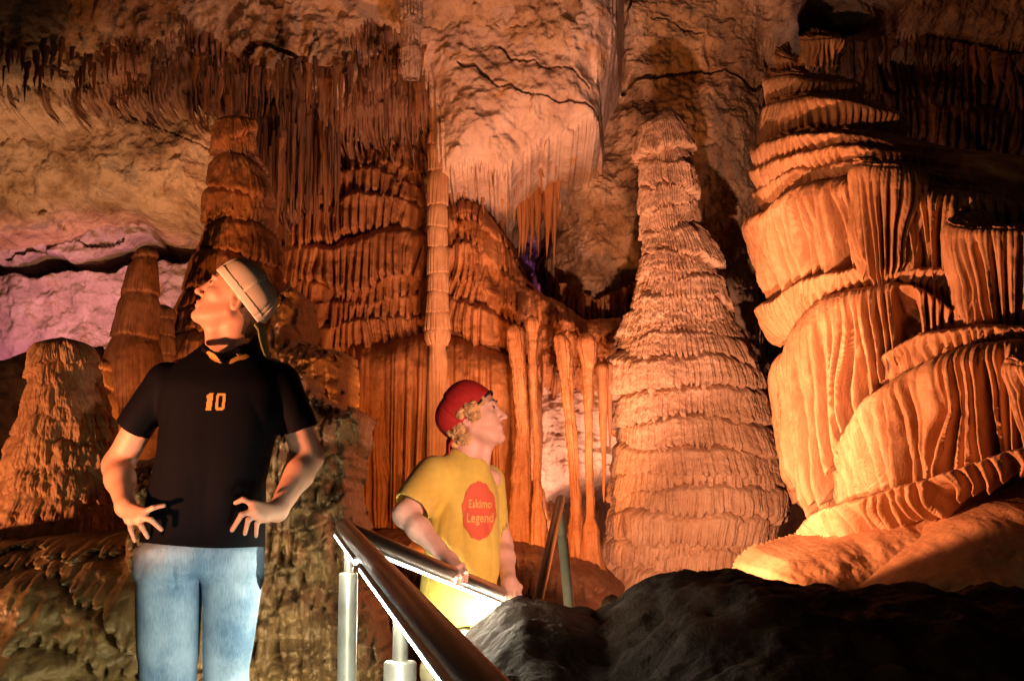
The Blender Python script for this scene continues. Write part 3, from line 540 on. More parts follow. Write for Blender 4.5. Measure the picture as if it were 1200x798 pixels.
def surfnet(name, f, lo, hi, vox, smooth_=2):
    lo = np.array(lo, float); hi = np.array(hi, float); B = 8; nb = np.ceil((hi - lo) / (vox * B)).astype(int)
    g = np.stack(np.meshgrid(*[np.arange(k) for k in nb], indexing='ij'), -1).reshape(-1, 3)
    ctr = lo + (g + .5) * B * vox; d = np.concatenate([f(ctr[i:i + 200000]) for i in range(0, len(ctr), 200000)])
    g = g[np.abs(d) < B * vox * .87 * 1.45 + .006]
    off = np.stack(np.meshgrid(*[np.arange(B + 1)] * 3, indexing='ij'), -1).reshape(-1, 3)
    N = nb * B + 2; keys = []; verts = []; quads = []; flips = []
    C8 = [(0, 0, 0), (1, 0, 0), (0, 1, 0), (1, 1, 0), (0, 0, 1), (1, 0, 1), (0, 1, 1), (1, 1, 1)]
    ED = [(0, 1), (2, 3), (4, 5), (6, 7), (0, 2), (1, 3), (4, 6), (5, 7), (0, 4), (1, 5), (2, 6), (3, 7)]
    def key(c): return (c[..., 0] * N[1] + c[..., 1]) * N[2] + c[..., 2]
    for s in range(0, len(g), 400):
        gb = g[s:s + 400]; idx = gb[:, None, :] * B + off[None]
        V = f((lo + idx.reshape(-1, 3) * vox)).reshape(len(gb), B + 1, B + 1, B + 1)
        V = np.where(V == 0, 1e-7, V)
        C = np.stack([V[:, x:x + B, y:y + B, z:z + B] for x, y, z in C8], -1); neg = C < 0; act = neg.any(-1) & ~neg.all(-1)
        b, i, j, k = np.nonzero(act); cell = gb[b] * B + np.stack([i, j, k], -1) + 1; cv = C[act]
        acc = np.zeros((len(b), 3)); cnt = np.zeros(len(b))
        for p, q in ED:
            cr_ = (cv[:, p] < 0) != (cv[:, q] < 0); t = cv[:, p] / np.where(cr_, cv[:, p] - cv[:, q], 1)
            pt = np.array(C8[p]) + t[:, None] * (np.array(C8[q]) - np.array(C8[p])); acc += np.where(cr_[:, None], pt, 0); cnt += cr_
        verts.append(lo + (cell - 1 + acc / cnt[:, None]) * vox); keys.append(key(cell))
        for ax, (p1, p2) in enumerate(((1, 2), (2, 0), (0, 1))):
            q = 1 << ax; m_ = (cv[:, 0] < 0) != (cv[:, q] < 0); c = cell[m_]; e1 = np.zeros(3, int); e1[p1] = 1; e2 = np.zeros(3, int); e2[p2] = 1
            quads.append(np.stack([key(c), key(c - e1), key(c - e1 - e2), key(c - e2)], -1)); flips.append(cv[m_, 0] < 0)
    keys = np.concatenate(keys); verts = np.concatenate(verts); Q = np.concatenate(quads); fl_ = np.concatenate(flips)
    o = np.argsort(keys); ks = keys[o]; pos = np.searchsorted(ks, Q); pos = np.minimum(pos, len(ks) - 1); ok = (ks[pos] == Q).all(1)
    Q = o[pos[ok]]; fl_ = fl_[ok]; Q[fl_] = Q[fl_][:, ::-1]; Q = Q[:, ::-1]
    for _ in range(smooth_):
        s_ = np.zeros_like(verts); n_ = np.zeros(len(verts))
        for a, b in ((0, 1), (1, 2), (2, 3), (3, 0)):
            np.add.at(s_, Q[:, a], verts[Q[:, b]]); np.add.at(n_, Q[:, a], 1); np.add.at(s_, Q[:, b], verts[Q[:, a]]); np.add.at(n_, Q[:, b], 1)
        verts = verts * .5 + .5 * s_ / np.maximum(n_, 1)[:, None]
    return mesh(name, verts, Q)
def loft(P, rows, Y, yc=None, k=.0):
    """upright elliptical tube: rows (py, left, right, half depth[, dy]) in photo pixels at distance Y"""
    q = []
    for row in sorted(rows, reverse=True):
        py, l, r, dp = row[:4]; dy = row[4] if len(row) > 4 else 0
        a = at(l, py, Y); b = at(r, py, Y); q.append((a[2], (a[0] + b[0]) / 2, (b[0] - a[0]) / 2, dp, dy))
    q = np.array(q); z = P[:, 2]; zd = np.linspace(q[0, 0], q[-1, 0], 400); ker = np.hanning(61); ker /= ker.sum()
    q = np.stack([zd] + [np.convolve(np.pad(np.interp(zd, q[:, 0], q[:, i]), 30, 'edge'), ker, 'valid') for i in range(1, 5)], 1)
    xc = np.interp(z, q[:, 0], q[:, 1]); w = np.interp(z, q[:, 0], q[:, 2]); dp = np.interp(z, q[:, 0], q[:, 3]); dy = np.interp(z, q[:, 0], q[:, 4])
    X = (P[:, 0] - xc); Yy = (P[:, 1] - Y - dy)
    n = (np.abs(X / w) ** 2.4 + np.abs(Yy / dp) ** 2.4) ** (1 / 2.4); d = (n - 1) * np.minimum(w, dp)
    return d, q[0, 0], q[-1, 0]
def head_frame(c, fwd, up):
    f = np.array(fwd, float); f /= np.linalg.norm(f); u = np.array(up, float); u -= f * (u @ f); u /= np.linalg.norm(u); l = np.cross(u, f)
    return np.stack([f, l, u], 1), np.array(c, float)
def head_sdf(P, fr, s=1.0):
    Rm, c = fr; q = (P - c) @ Rm / s
    d = ell(q, (-.012, 0, .035), (.098, .076, .084))
    d = smin(d, ell(q, (.035, 0, -.02), (.056, .058, .078)), .03)
    d = smin(d, ell(q, (.035, 0, -.075), (.050, .046, .036)), .03)
    d = smin(d, ell(q, (.076, 0, -.098), (.019, .021, .017)), .022)
    for y in (-1, 1):
        d = smin(d, cap(q, (-.005, y * .056, -.045), (.055, y * .034, -.088), .016, .014), .03)     # jaw line
        d = smin(d, ell(q, (.058, y * .040, -.012), (.022, .018, .016)), .02)                       # cheek
        d = smin(d, ell(q, (.083, y * .026, .033), (.010, .020, .007)), .014)                       # brow ridge
        d = smax(d, -ell(q, (.097, y * .031, .010), (.017, .016, .011)), .012)                      # eye socket
        d = smin(d, ell(q, (.0745, y * .031, .013), (.0135, .014, .0105)), .004)                    # lid
    d = smin(d, cap(q, (.084, 0, .022), (.108, 0, -.024), .007, .0105), .012)
    d = smin(d, ell(q, (.110, 0, -.029), (.012, .0115, .010)), .006)
    for y in (-1, 1):
        d = smin(d, ell(q, (.098, y * .012, -.032), (.010, .0065, .007)), .005)
        d = smax(d, -ell(q, (.103, y * .006, -.041), (.006, .0035, .004)), .003)
    d = smin(d, ell(q, (.085, 0, -.060), (.013, .026, .014)), .012)
    d = smin(d, ell(q, (.094, 0, -.0565), (.008, .020, .0052)), .004)
    d = smin(d, ell(q, (.092, 0, -.0685), (.008, .017, .006)), .004)
    d = smax(d, -ell(q, (.102, 0, -.0622), (.010, .021, .0016)), .002)
    d = smax(d, -ell(q, (.100, 0, -.081), (.008, .020, .006)), .006)
    for y in (-1, 1):                                                                               # ears
        a = .25; Re = np.array([[math.cos(a), 0, math.sin(a)], [0, 1, 0], [-math.sin(a), 0, math.cos(a)]])
        e = ell(q, (-.012, y * .078, -.004), (.019, .010, .032), Re)
        e = smax(e, -ell(q, (-.009, y * .088, 0.0), (.011, .008, .022), Re), .004)
        e = smin(e, ell(q, (-.006, y * .080, -.006), (.008, .006, .010)), .004)
        d = smin(d, e, .006)
    return d * s
def arm_sdf(P, sh, el, wr, r=(.052, .043, .040, .027)):
    d = cap(P, sh, el, r[0], r[1]); m = np.array(el) * .68 + np.array(wr) * .32
    d = smin(d, cap(P, el, m, r[1] * .95, r[2]), .03); d = smin(d, cap(P, m, wr, r[2], r[3]), .03)
    return d
def hand_sdf(P, wr, fingers, thumb, pr=.017, fr=.0088):
    """palm grown from the wrist to each knuckle; each finger a bent tapering chain of points"""
    wr = np.array(wr); d = None
    for fg in fingers:
        k = np.array(fg[0]); c = cap(P, wr, k, .021, .0135); d = c if d is None else smin(d, c, .014)
    for i in range(len(fingers) - 1):
        d = smin(d, cap(P, fingers[i][0], fingers[i + 1][0], .0125, .0125), .008)
    for j, fg in enumerate(fingers):
        s = (1, 1.03, .97, .86)[min(j, 3)]
        for a in range(len(fg) - 1):
            f1 = 1 - .09 * a; d = smin(d, cap(P, fg[a], fg[a + 1], fr * s * f1 * 1.05, fr * s * (f1 - .09)), .0045)
    th = thumb
    d = smin(d, cap(P, th[0], th[1], .015, .0115), .012)
    for a in range(1, len(th) - 1): d = smin(d, cap(P, th[a], th[a + 1], .011, .0095), .005)
    return d
def wr_(P, amp, f, s, st=(1, 1, .5)):
    q = P * np.array(st); w = q + .05 * np.stack([vn3(P, 5, s), vn3(P, 5, s + 1), vn3(P, 5, s + 2)], 1)
    n = vn3(w, f, s + 4); n2 = vn3(w, f * 2.3, s + 7)
    return amp * ((1 - np.abs(n) * 2) + .4 * (1 - np.abs(n2) * 2))

skin = plain('skin', (.58, .30, .19), .5, bumpsc=240, bump=.0009, vary=.06, sss=.18)
skin2 = plain('fair_skin', (.72, .44, .34), .5, bumpsc=240, bump=.0009, vary=.05, sss=.18)
lipm = plain('lips', (.50, .20, .17), .4); brow = plain('brown_hair', (.045, .025, .015), .7)
blond = plain('blond_hair', (.66, .40, .17), .55, bumpsc=300, bump=.003, vary=.35)
eyew = plain('eye_white', (.42, .36, .32), .35); iris = plain('iris', (.05, .04, .03), .15)
black = plain('black_jersey', (.0045, .0042, .0055), .7, bumpsc=500, bump=.0006, spec=.05)
gold = plain('gold_trim', (.50, .27, .06), .6)
cream = plain('cream_cap_cloth', (.80, .70, .56), .8, bumpsc=420, bump=.001); creamm = plain('cream_cap_mesh', (.68, .58, .44), .9, bumpsc=700, bump=.002)
olivec = plain('olive_cap_cloth', (.20, .20, .05), .8, bumpsc=420, bump=.001)
redc = plain('red_cap_cloth', (.50, .02, .018), .75, bumpsc=420, bump=.001, vary=.1); darkc = plain('dark_lining', (.02, .012, .02), .9)
yellow = plain('yellow_cotton', (.66, .50, .09), .85, bumpsc=380, bump=.0012, vary=.05, sheen=.1)
redprint = plain('red_print', (.62, .11, .05), .8); printink = plain('yellow_print', (.66, .36, .12), .85)
shorts_m = plain('cream_shorts', (.55, .48, .30), .85, bumpsc=300, bump=.001)
shoe_m = plain('dark_shoe', (.05, .045, .04), .6)
def denim():
    m, t, b = mat('light_denim'); N = t.nodes; L = t.links
    tc = N.new('ShaderNodeTexCoord'); n = N.new('ShaderNodeTexNoise'); n.inputs['Scale'].default_value = 7; n.inputs['Detail'].default_value = 8; L.new(tc.outputs['Object'], n.inputs['Vector'])
    mp = N.new('ShaderNodeMapping'); mp.inputs['Scale'].default_value = (260, 260, 40); L.new(tc.outputs['Object'], mp.inputs[0])
    n2 = N.new('ShaderNodeTexNoise'); n2.inputs['Scale'].default_value = 1; n2.inputs['Detail'].default_value = 3; L.new(mp.outputs[0], n2.inputs['Vector'])
    mx = N.new('ShaderNodeMath'); mx.operation = 'MULTIPLY_ADD'; L.new(n2.outputs[0], mx.inputs[0]); mx.inputs[1].default_value = .35; L.new(n.outputs[0], mx.inputs[2])
    cr = N.new('ShaderNodeValToRGB'); L.new(mx.outputs[0], cr.inputs[0]); e = cr.color_ramp.elements
    e[0].position = .5; e[0].color = (.14, .26, .39, 1); e[1].position = .85; e[1].color = (.48, .63, .73, 1)
    L.new(cr.outputs[0], b.inputs['Base Color']); b.inputs['Roughness'].default_value = .85
    bp = N.new('ShaderNodeBump'); bp.inputs['Distance'].default_value = .0008; L.new(n2.outputs[0], bp.inputs['Height']); L.new(bp.outputs[0], b.inputs['Normal'])
    return m
jean = denim()

def body_mats(me, fr, s, ms):
    """lips are skin of their own colour"""
    Rm, c = fr; n = len(me.vertices); co = np.empty(n * 3, np.float32); me.vertices.foreach_get('co', co); q = (co.reshape(-1, 3) - c) @ Rm / s
    me.materials.append(ms[0]); me.materials.append(ms[1])
    lip = (q[:, 0] > .083) & (np.abs(q[:, 1]) < .021) & (((q[:, 2] + .0565) / .0052) ** 2 + (q[:, 1] / .022) ** 2 < 1.1) | (q[:, 0] > .083) & (((q[:, 2] + .0685) / .0065) ** 2 + (q[:, 1] / .018) ** 2 < 1.1)
    mi = np.zeros(len(me.polygons), np.int32); lv = np.empty(len(me.loops), np.int32); me.loops.foreach_get('vertex_index', lv)
    ls = np.empty(len(me.polygons), np.int32); me.polygons.foreach_get('loop_start', ls)
    mi[lip[lv[ls]]] = 1; me.polygons.foreach_set('material_index', mi)
def eyes(parent, fr, s, side):
    Rm, c = fr
    for y in side:
        ctr = c + Rm @ (np.array((.0765, y * .031, .012)) * s)
        e = link('eye', surfnet('eye', lambda P: ell(P, ctr, (.0112 * s,) * 3), ctr - .016, ctr + .016, .0015), eyew, parent)
        ic = ctr + Rm @ (np.array((.0075, y * .001, .0015)) * s)
        i = link('iris', surfnet('iris', lambda P: ell(P, ic, (.0066 * s,) * 3), ic - .009, ic + .009, .001), iris); i.parent = e
        # brow
        pts = [c + Rm @ (np.array(v) * s) for v in ((.094, y * .014, .033), (.092, y * .028, .038), (.080, y * .044, .034))]
        link('eyebrow', surfnet('eyebrow', lambda P: smin(cap(P, pts[0], pts[1], .0028, .0034), cap(P, pts[1], pts[2], .0034, .0018), .003), ctr - .04, ctr + .05, .0018), brow, parent)
def project(o, target, origin_y, off, dirn=(0, 1, 0)):
    """lay a flat print onto the cloth: every vertex is moved along the view depth onto the shirt, standing off by off"""
    me = target.data; vs = [v.co for v in me.vertices]; bv = BVHTree.FromPolygons(vs, [tuple(p.vertices) for p in me.polygons])
    d = Vector(dirn).normalized()
    for v in o.data.vertices:
        h = bv.ray_cast(v.co - d * 1.0, d)
        if h[0] is not None: v.co = h[0] - d * off + h[1] * 0
def text_mesh(txt, px, py, Y, hpx, sx=1.0, slant=0.0):
    c = bpy.data.curves.new('t', 'FONT'); c.body = txt; c.align_x = 'CENTER'; c.align_y = 'CENTER'; c.size = hpx * Y / F * 1.45; c.resolution_u = 3; c.offset = 0.0012; c.shear = slant
    o = bpy.data.objects.new('t', c); COL.objects.link(o); dg = bpy.context.evaluated_depsgraph_get(); me = bpy.data.meshes.new_from_object(o.evaluated_get(dg)); bpy.data.objects.remove(o)
    import bmesh
    bm = bmesh.new(); bm.from_mesh(me); bmesh.ops.triangulate(bm, faces=bm.faces)
    for _ in range(2): bmesh.ops.subdivide_edges(bm, edges=[e for e in bm.edges if e.calc_length() > .006], cuts=1)
    bmesh.ops.triangulate(bm, faces=bm.faces); bm.to_mesh(me); bm.free()
    p = at(px, py, Y)
    for v in me.vertices: v.co = Vector((p[0] + v.co.x * sx, Y, p[2] + v.co.y))
    return me
def poly_print(name, pts, Y, n=40):
    """filled outline as a fine grid"""
    P = np.array([at(x, y, Y)[[0, 2]] for x, y in pts]); x0, z0 = P.min(0); x1, z1 = P.max(0); r = .0022
    X, Z = np.meshgrid(np.arange(x0 - r, x1 + 2 * r, r), np.arange(z0 - r, z1 + 2 * r, r)); d = polysd(X, Z, P)
    return gridmesh(name, X, X * 0 + Y, Z, d > -.0008)

# ================================================================== visitor in black
Y1 = 4.4
A1 = lambda x, y, dy=0.0: at(x, y, Y1 + dy)
p1 = empty('person', (A1(235, 980)[0], Y1, .52), 'person in black number 10 jersey, jeans and cream cap, hands on hips, looking up left', 'person')
fr1 = head_frame(A1(275, 352, -.02), (-.875, -.16, .455), (.46, 0, .888)); s1 = 1.02
ftL = (at(198, 968, Y1)[0]); ftR = at(262, 968, Y1)[0]
wrL = A1(147, 594, -.10); wrR = A1(325, 599, -.10)
def body1(P):
    d = head_sdf(P, fr1, s1)
    n0 = fr1[1] + fr1[0] @ np.array((-.03, 0, -.05)); 
    d = smin(d, cap(P, n0, A1(268, 425, .02), .056, .060), .022)
    d = smin(d, cap(P, fr1[1] + fr1[0] @ np.array((.03, 0, -.09)), A1(250, 412, -.03), .022, .026), .03)
    d = smin(d, cap(P, A1(215, 436, .03), A1(318, 436, .03), .045, .045), .05)
    t, zt, zb = loft(P, [(430, 205, 325, .07), (470, 195, 320, .095), (560, 200, 300, .09), (640, 190, 290, .09), (655, 192, 285, .09)], Y1)
    d = smin(d, np.maximum(t, np.maximum(zt - P[:, 2], P[:, 2] - zb)), .03)
    for kx, kz, fx in ((200, 800, 198), (262, 800, 258)):
        d = smin(d, cap(P, A1(kx, 720), A1(kx, kz), .055, .045), .02); d = smin(d, cap(P, A1(kx, kz), A1(fx, 960), .052, .04), .03)
    aL = arm_sdf(P, A1(190, 450), A1(138, 546, .08), wrL, (.05, .046, .044, .029)); aR = arm_sdf(P, A1(330, 450), A1(361, 535, .08), wrR, (.05, .046, .044, .029))
    hL = hand_sdf(P, wrL, [[A1(169, 600, -.165), A1(179, 595, -.178), A1(192, 592, -.165)], [A1(166, 606, -.168), A1(177, 609, -.183), A1(189, 620, -.165)],
        [A1(160, 609, -.158), A1(166, 617, -.176), A1(173, 629, -.160)], [A1(151, 609, -.145), A1(153, 620, -.158), A1(158, 634, -.148)]], [A1(148, 598, -.09), A1(160, 604, -.05), A1(170, 606, -.01)])
    hR = hand_sdf(P, wrR, [[A1(297, 591, -.168), A1(285, 585, -.182), A1(276, 589, -.17)], [A1(298, 598, -.170), A1(283, 603, -.186), A1(272, 621, -.168)],
        [A1(302, 603, -.165), A1(291, 609, -.18), A1(287, 625, -.163)], [A1(309, 607, -.150), A1(301, 613, -.165), A1(300, 628, -.152)]], [A1(322, 603, -.09), A1(314, 608, -.05), A1(306, 610, -.01)])
    d = smin(d, smin(aL, hL, .02), .012); d = smin(d, smin(aR, hR, .02), .012)
    return d
lo = A1(100, 985, -.3); hi = A1(385, 300, .3)
me = surfnet('body', body1, (-1.45, Y1 - .24, .5), (hi[0] + .02, Y1 + .22, hi[2] + .05), .0032)
body_mats(me, fr1, s1, (skin, lipm)); b1 = link('body', me, None, p1); eyes(b1, fr1, s1, (1, -1))
# head of hair under the cap
def hair1(P):
    Rm, c = fr1; q = (P - c) @ Rm / s1
    d = ell(q, (-.016, 0, .032), (.097, .079, .083)); d = smax(d, q[:, 0] - .052 + .25 * (q[:, 2] - .03), .01)
    nape = cap(q, (-.046, 0, -.01), (-.056, 0, -.085), .052, .042); d = smin(d, nape, .02)
    d = smax(d, -ell(q, (.012, .086, -.02), (.036, .05, .046)), .008); d = smax(d, -ell(q, (.012, -.086, -.02), (.036, .05, .046)), .008)
    return d * s1 + .0022 * vn3(q * np.array((.5, 1, .35)), 260, 3)
c = fr1[1]; link('hair', surfnet('hair', hair1, c - .2, c + .17, .003), brow, p1)
def cap_shell(P, fr, s, tilt, r=(.108, .087, .090), z0=.030, open_=True, th=.008, vent=True):
    Rm, c = fr; q = (P - c) @ Rm / s; a = tilt; z = q[:, 2] * math.cos(a) - q[:, 0] * math.sin(a); x = q[:, 0] * math.cos(a) + q[:, 2] * math.sin(a)
    w_ = np.stack([x + .002, q[:, 1], z - .034], 1) / np.array(r); w_[:, 2] *= np.where(w_[:, 0] > 0, .97, 1.03)
    e = ((np.abs(w_) ** 2.55).sum(1) ** (1 / 2.55) - 1) * min(r); seam = .0022 * np.exp(-(np.abs(np.mod(np.arctan2(q[:, 1], x + .014) + .26, np.pi / 3) - np.pi / 6) / .03) ** 2)
    e = e + seam; d = np.maximum(e, -(e + th)); d = smax(d, -(z - z0), .003)
    return d * s, q, x, z, e
g1 = empty('cap', fr1[1], None, None); g1.parent = p1; g1.matrix_parent_inverse = Matrix.Translation(p1.location).inverted()
def glink(n, me, m, g, p):
    o = link(n, me, m); o.parent = g; o.matrix_parent_inverse = Matrix.Translation(g.location).inverted() ; return o
def cap1(P):
    d, q, x, z, e = cap_shell(P, fr1, s1, .42, z0=.014)
    return np.maximum(d, -(z - .036) * s1)
def band1(P):
    d, q, x, z, e = cap_shell(P, fr1, s1, .42, z0=.012); d = np.maximum(np.maximum(e * s1 - .0022, -(e * s1 + .007)), np.abs(z - .026) * s1 - .0135)
    return d
def bill(P, fr, s, tilt, x0=-.085, ln=.075, drop=.62, w=.072):
    Rm, c = fr; q = (P - c) @ Rm / s; a = tilt; z = q[:, 2] * math.cos(a) - q[:, 0] * math.sin(a); x = q[:, 0] * math.cos(a) + q[:, 2] * math.sin(a)
    t = -(x - x0); surf = z - (.024 - drop * np.maximum(t, 0) * 1.2 - q[:, 1] ** 2 * 4.5)
    d = np.maximum(np.abs(surf) * .62 - .0026, np.sqrt((np.maximum(t, -.03) / ln) ** 2 + (q[:, 1] / w) ** 2) * .05 - .05); d = np.maximum(d, -t - .022)
    return d * s
c = fr1[1]
glink('crown', surfnet('crown', cap1, c - .16, c + .2, .0028), creamm, g1, p1); glink('band', surfnet('band', band1, c - .16, c + .2, .0028), cream, g1, p1)
glink('bill', surfnet('bill', lambda P: bill(P, fr1, s1, .42, x0=-.122, drop=.50, ln=.10, w=.074), c - .22, c + .22, .0026), olivec, g1, p1)
def seam1(P):
    Rm, c = fr1; q = (P - c) @ Rm / s1; d, q, x, z, e = cap_shell(P, fr1, s1, .42)
    an = np.arctan2(q[:, 1], x + .014); dd = np.minimum(np.abs(an - .2), np.minimum(np.abs(an - 1.45), np.abs(an - 2.6))) * .08 - .006
    return np.maximum(np.maximum(np.maximum(e * s1 - .0018, -(e * s1 + .006)), dd), -(z - .03))
glink('seam', surfnet('seam', seam1, c - .16, c + .2, .0028), cream, g1, p1)
# jersey
def sleeve(P, a, b, r0, r1, th=.005):
    a = np.array(a); b = np.array(b); o_ = cap(P, a, b, r0, r1); e = (b - a) / np.linalg.norm(b - a); cut = (P - b) @ e
    inn = cap(P, a + e * .08, b + e * .2, r0 - .02, r1 - th)
    return np.maximum(o_, cut), inn
sLa, sLb = A1(196, 450, .01), A1(157, 505, .03); sRa, sRb = A1(326, 450, .01), A1(351, 506, .03)
def shirt1(P):
    t, zt, zb = loft(P, [(408, 236, 302, .05), (418, 218, 312, .075), (430, 202, 328, .10, .01), (450, 186, 338, .118), (490, 182, 330, .128), (530, 179, 318, .126, -.005), (565, 174, 314, .122, -.01), (600, 168, 312, .126, -.015), (640, 162, 312, .134, -.02)], Y1)
    d = smax(t, P[:, 2] - A1(262, 404)[2], .02)
    fold = wr_(P, .0085, 5.2, 3, (1, .6, .5)) * sstep(A1(0, 440)[2], A1(0, 500)[2], P[:, 2])
    s_, i_ = sleeve(P, sLa, sLb, .070, .062); s2, i2 = sleeve(P, sRa, sRb, .070, .062)
    d = smin(d, s_, .014); d = smin(d, s2, .014)
    d = d + fold
    hem = P[:, 2] - A1(235, 638)[2] - .010 * np.sin((P[:, 0]) * 9); d = np.maximum(d, -hem)
    d = np.maximum(d, -np.minimum(i_, i2))
    d = np.maximum(d, -cap(P, A1(262, 380, -.05), A1(262, 408, -.03), .07, .058))
    d = np.maximum(d, -cap(P, A1(253, 380, -.12), A1(256, 413, -.10), .045, .018))
    inner = np.maximum(t + .012 + fold, P[:, 2] - A1(0, 615)[2]); d = np.maximum(d, -inner)
    return d
me = surfnet('jersey', shirt1, (A1(125, 0)[0], Y1 - .25, A1(0, 650)[2]), (A1(385, 0)[0], Y1 + .22, A1(0, 395)[2]), .0036)
j1 = link('jersey', me, black, p1)
def collar1(P):
    d = 1.0
    pts = [A1(301, 395, .0), A1(297, 403, -.06), A1(280, 410, -.10), A1(257, 419, -.125), A1(240, 409, -.10), A1(236, 402, -.05)]
    for a, b in zip(pts[:-1], pts[1:]): d = smin(d, cap(P, a, b, .009, .009) if True else 0, .012)
    return d
link('collar', surfnet('collar', collar1, A1(225, 430, -.2), A1(315, 385, .05), .003), black, p1)
for pts in ([(233, 409), (238, 407), (246, 411), (253, 419), (251, 421), (242, 418), (236, 414)], [(259, 421), (262, 415), (270, 410), (279, 408), (284, 411), (279, 415), (270, 417), (263, 421)]):
    o = link('collar_trim', poly_print('collar_trim', pts, Y1 - .2), gold, p1)
    bvc = [j1, bpy.data.objects['collar']]
    vs = []; fs = []
    for tt in bvc:
        n0 = len(vs); vs += [v.co.copy() for v in tt.data.vertices]; fs += [tuple(i + n0 for i in p.vertices) for p in tt.data.polygons]
    bv = BVHTree.FromPolygons(vs, fs)
    for v in o.data.vertices:
        h = bv.ray_cast(Vector((v.co.x, Y1 - 1, v.co.z)), Vector((0, 1, 0)))
        v.co.y = (h[0].y if h[0] else Y1 - .12) - .003
# block digits 1 and 0
one = [(235, 460), (240, 457), (244, 457), (241, 478), (234, 478), (236, 463.5), (235, 464)]
zo = [(249, 457), (257, 457), (259, 459), (257, 476), (255, 478), (247, 478), (245, 476), (247, 459)]; zi = [(250.5, 461), (254.5, 461), (253, 474), (249.5, 474)]
Yp = Y1 - .2
Pz = np.array([at(x, y, Yp)[[0, 2]] for x, y in zo]); Pi = np.array([at(x, y, Yp)[[0, 2]] for x, y in zi])
r = .0018; X, Z = np.meshgrid(np.arange(Pz[:, 0].min() - r, Pz[:, 0].max() + 2 * r, r), np.arange(Pz[:, 1].min() - r, Pz[:, 1].max() + 2 * r, r))
m0 = gridmesh('number', X, X * 0 + Yp, Z, (polysd(X, Z, Pz) > 0) & (polysd(X, Z, Pi) < 0))
for me_ in (poly_print('number', one, Yp), m0):
    o = link('number', me_, gold, p1); project(o, j1, 0, .003)
# jeans
def jeans1(P):
    t, zt, zb = loft(P, [(600, 184, 296, .085, .0), (632, 174, 301, .104, -.01), (645, 165, 308, .122, -.01), (675, 161, 309, .130, 0), (700, 160, 309, .118), (720, 160, 308, .12)], Y1)
    d = smax(t, A1(0, 676)[2] - P[:, 2], .03); d = np.maximum(d, P[:, 2] - A1(0, 628)[2])
    lL, _, _ = loft(P, [(660, 162, 238, .115), (700, 160, 236, .112), (740, 160, 234, .10), (790, 162, 232, .088), (830, 166, 230, .088), (960, 170, 226, .075)], Y1)
    lR, _, _ = loft(P, [(660, 234, 310, .115), (700, 238, 305, .112), (740, 238, 299, .10), (790, 237, 291, .088), (830, 238, 290, .088), (960, 238, 288, .075)], Y1)
    legs = np.minimum(lL, lR); legs = smax(legs, P[:, 2] - A1(0, 640)[2], .03); legs = np.maximum(legs, A1(0, 962)[2] - P[:, 2])
    d = smin(d, legs, .035)
    zf = np.exp(-((P[:, 2] - A1(0, 792)[2]) / .035) ** 2) + .25 + .6 * np.exp(-((P[:, 2] - A1(0, 660)[2]) / .06) ** 2)
    d = d + wr_(P, .0075, 5.5, 21, (1, 1, 1.1)) * zf + .004 * np.exp(-((P[:, 0] - A1(236, 0)[0]) / .006) ** 2) * (P[:, 2] > A1(0, 690)[2])
    return d
link('jeans', surfnet('jeans', jeans1, (A1(150, 0)[0], Y1 - .2, A1(0, 970)[2]), (A1(322, 0)[0], Y1 + .2, A1(0, 612)[2]), .004), jean, p1)
for fx in (198, 262):
    a = A1(fx, 968, .03); gz_ = .57
    def shoe(P, a=a): 
        d = smin(ell(P, (a[0], a[1], .62), (.045, .07, .06)), ell(P, (a[0], a[1] - .11, .595), (.046, .11, .038)), .03); return np.maximum(d, .562 - P[:, 2])
    link('shoe', surfnet('shoe', shoe, (a[0] - .08, a[1] - .25, .54), (a[0] + .08, a[1] + .12, .70), .005), shoe_m, p1)

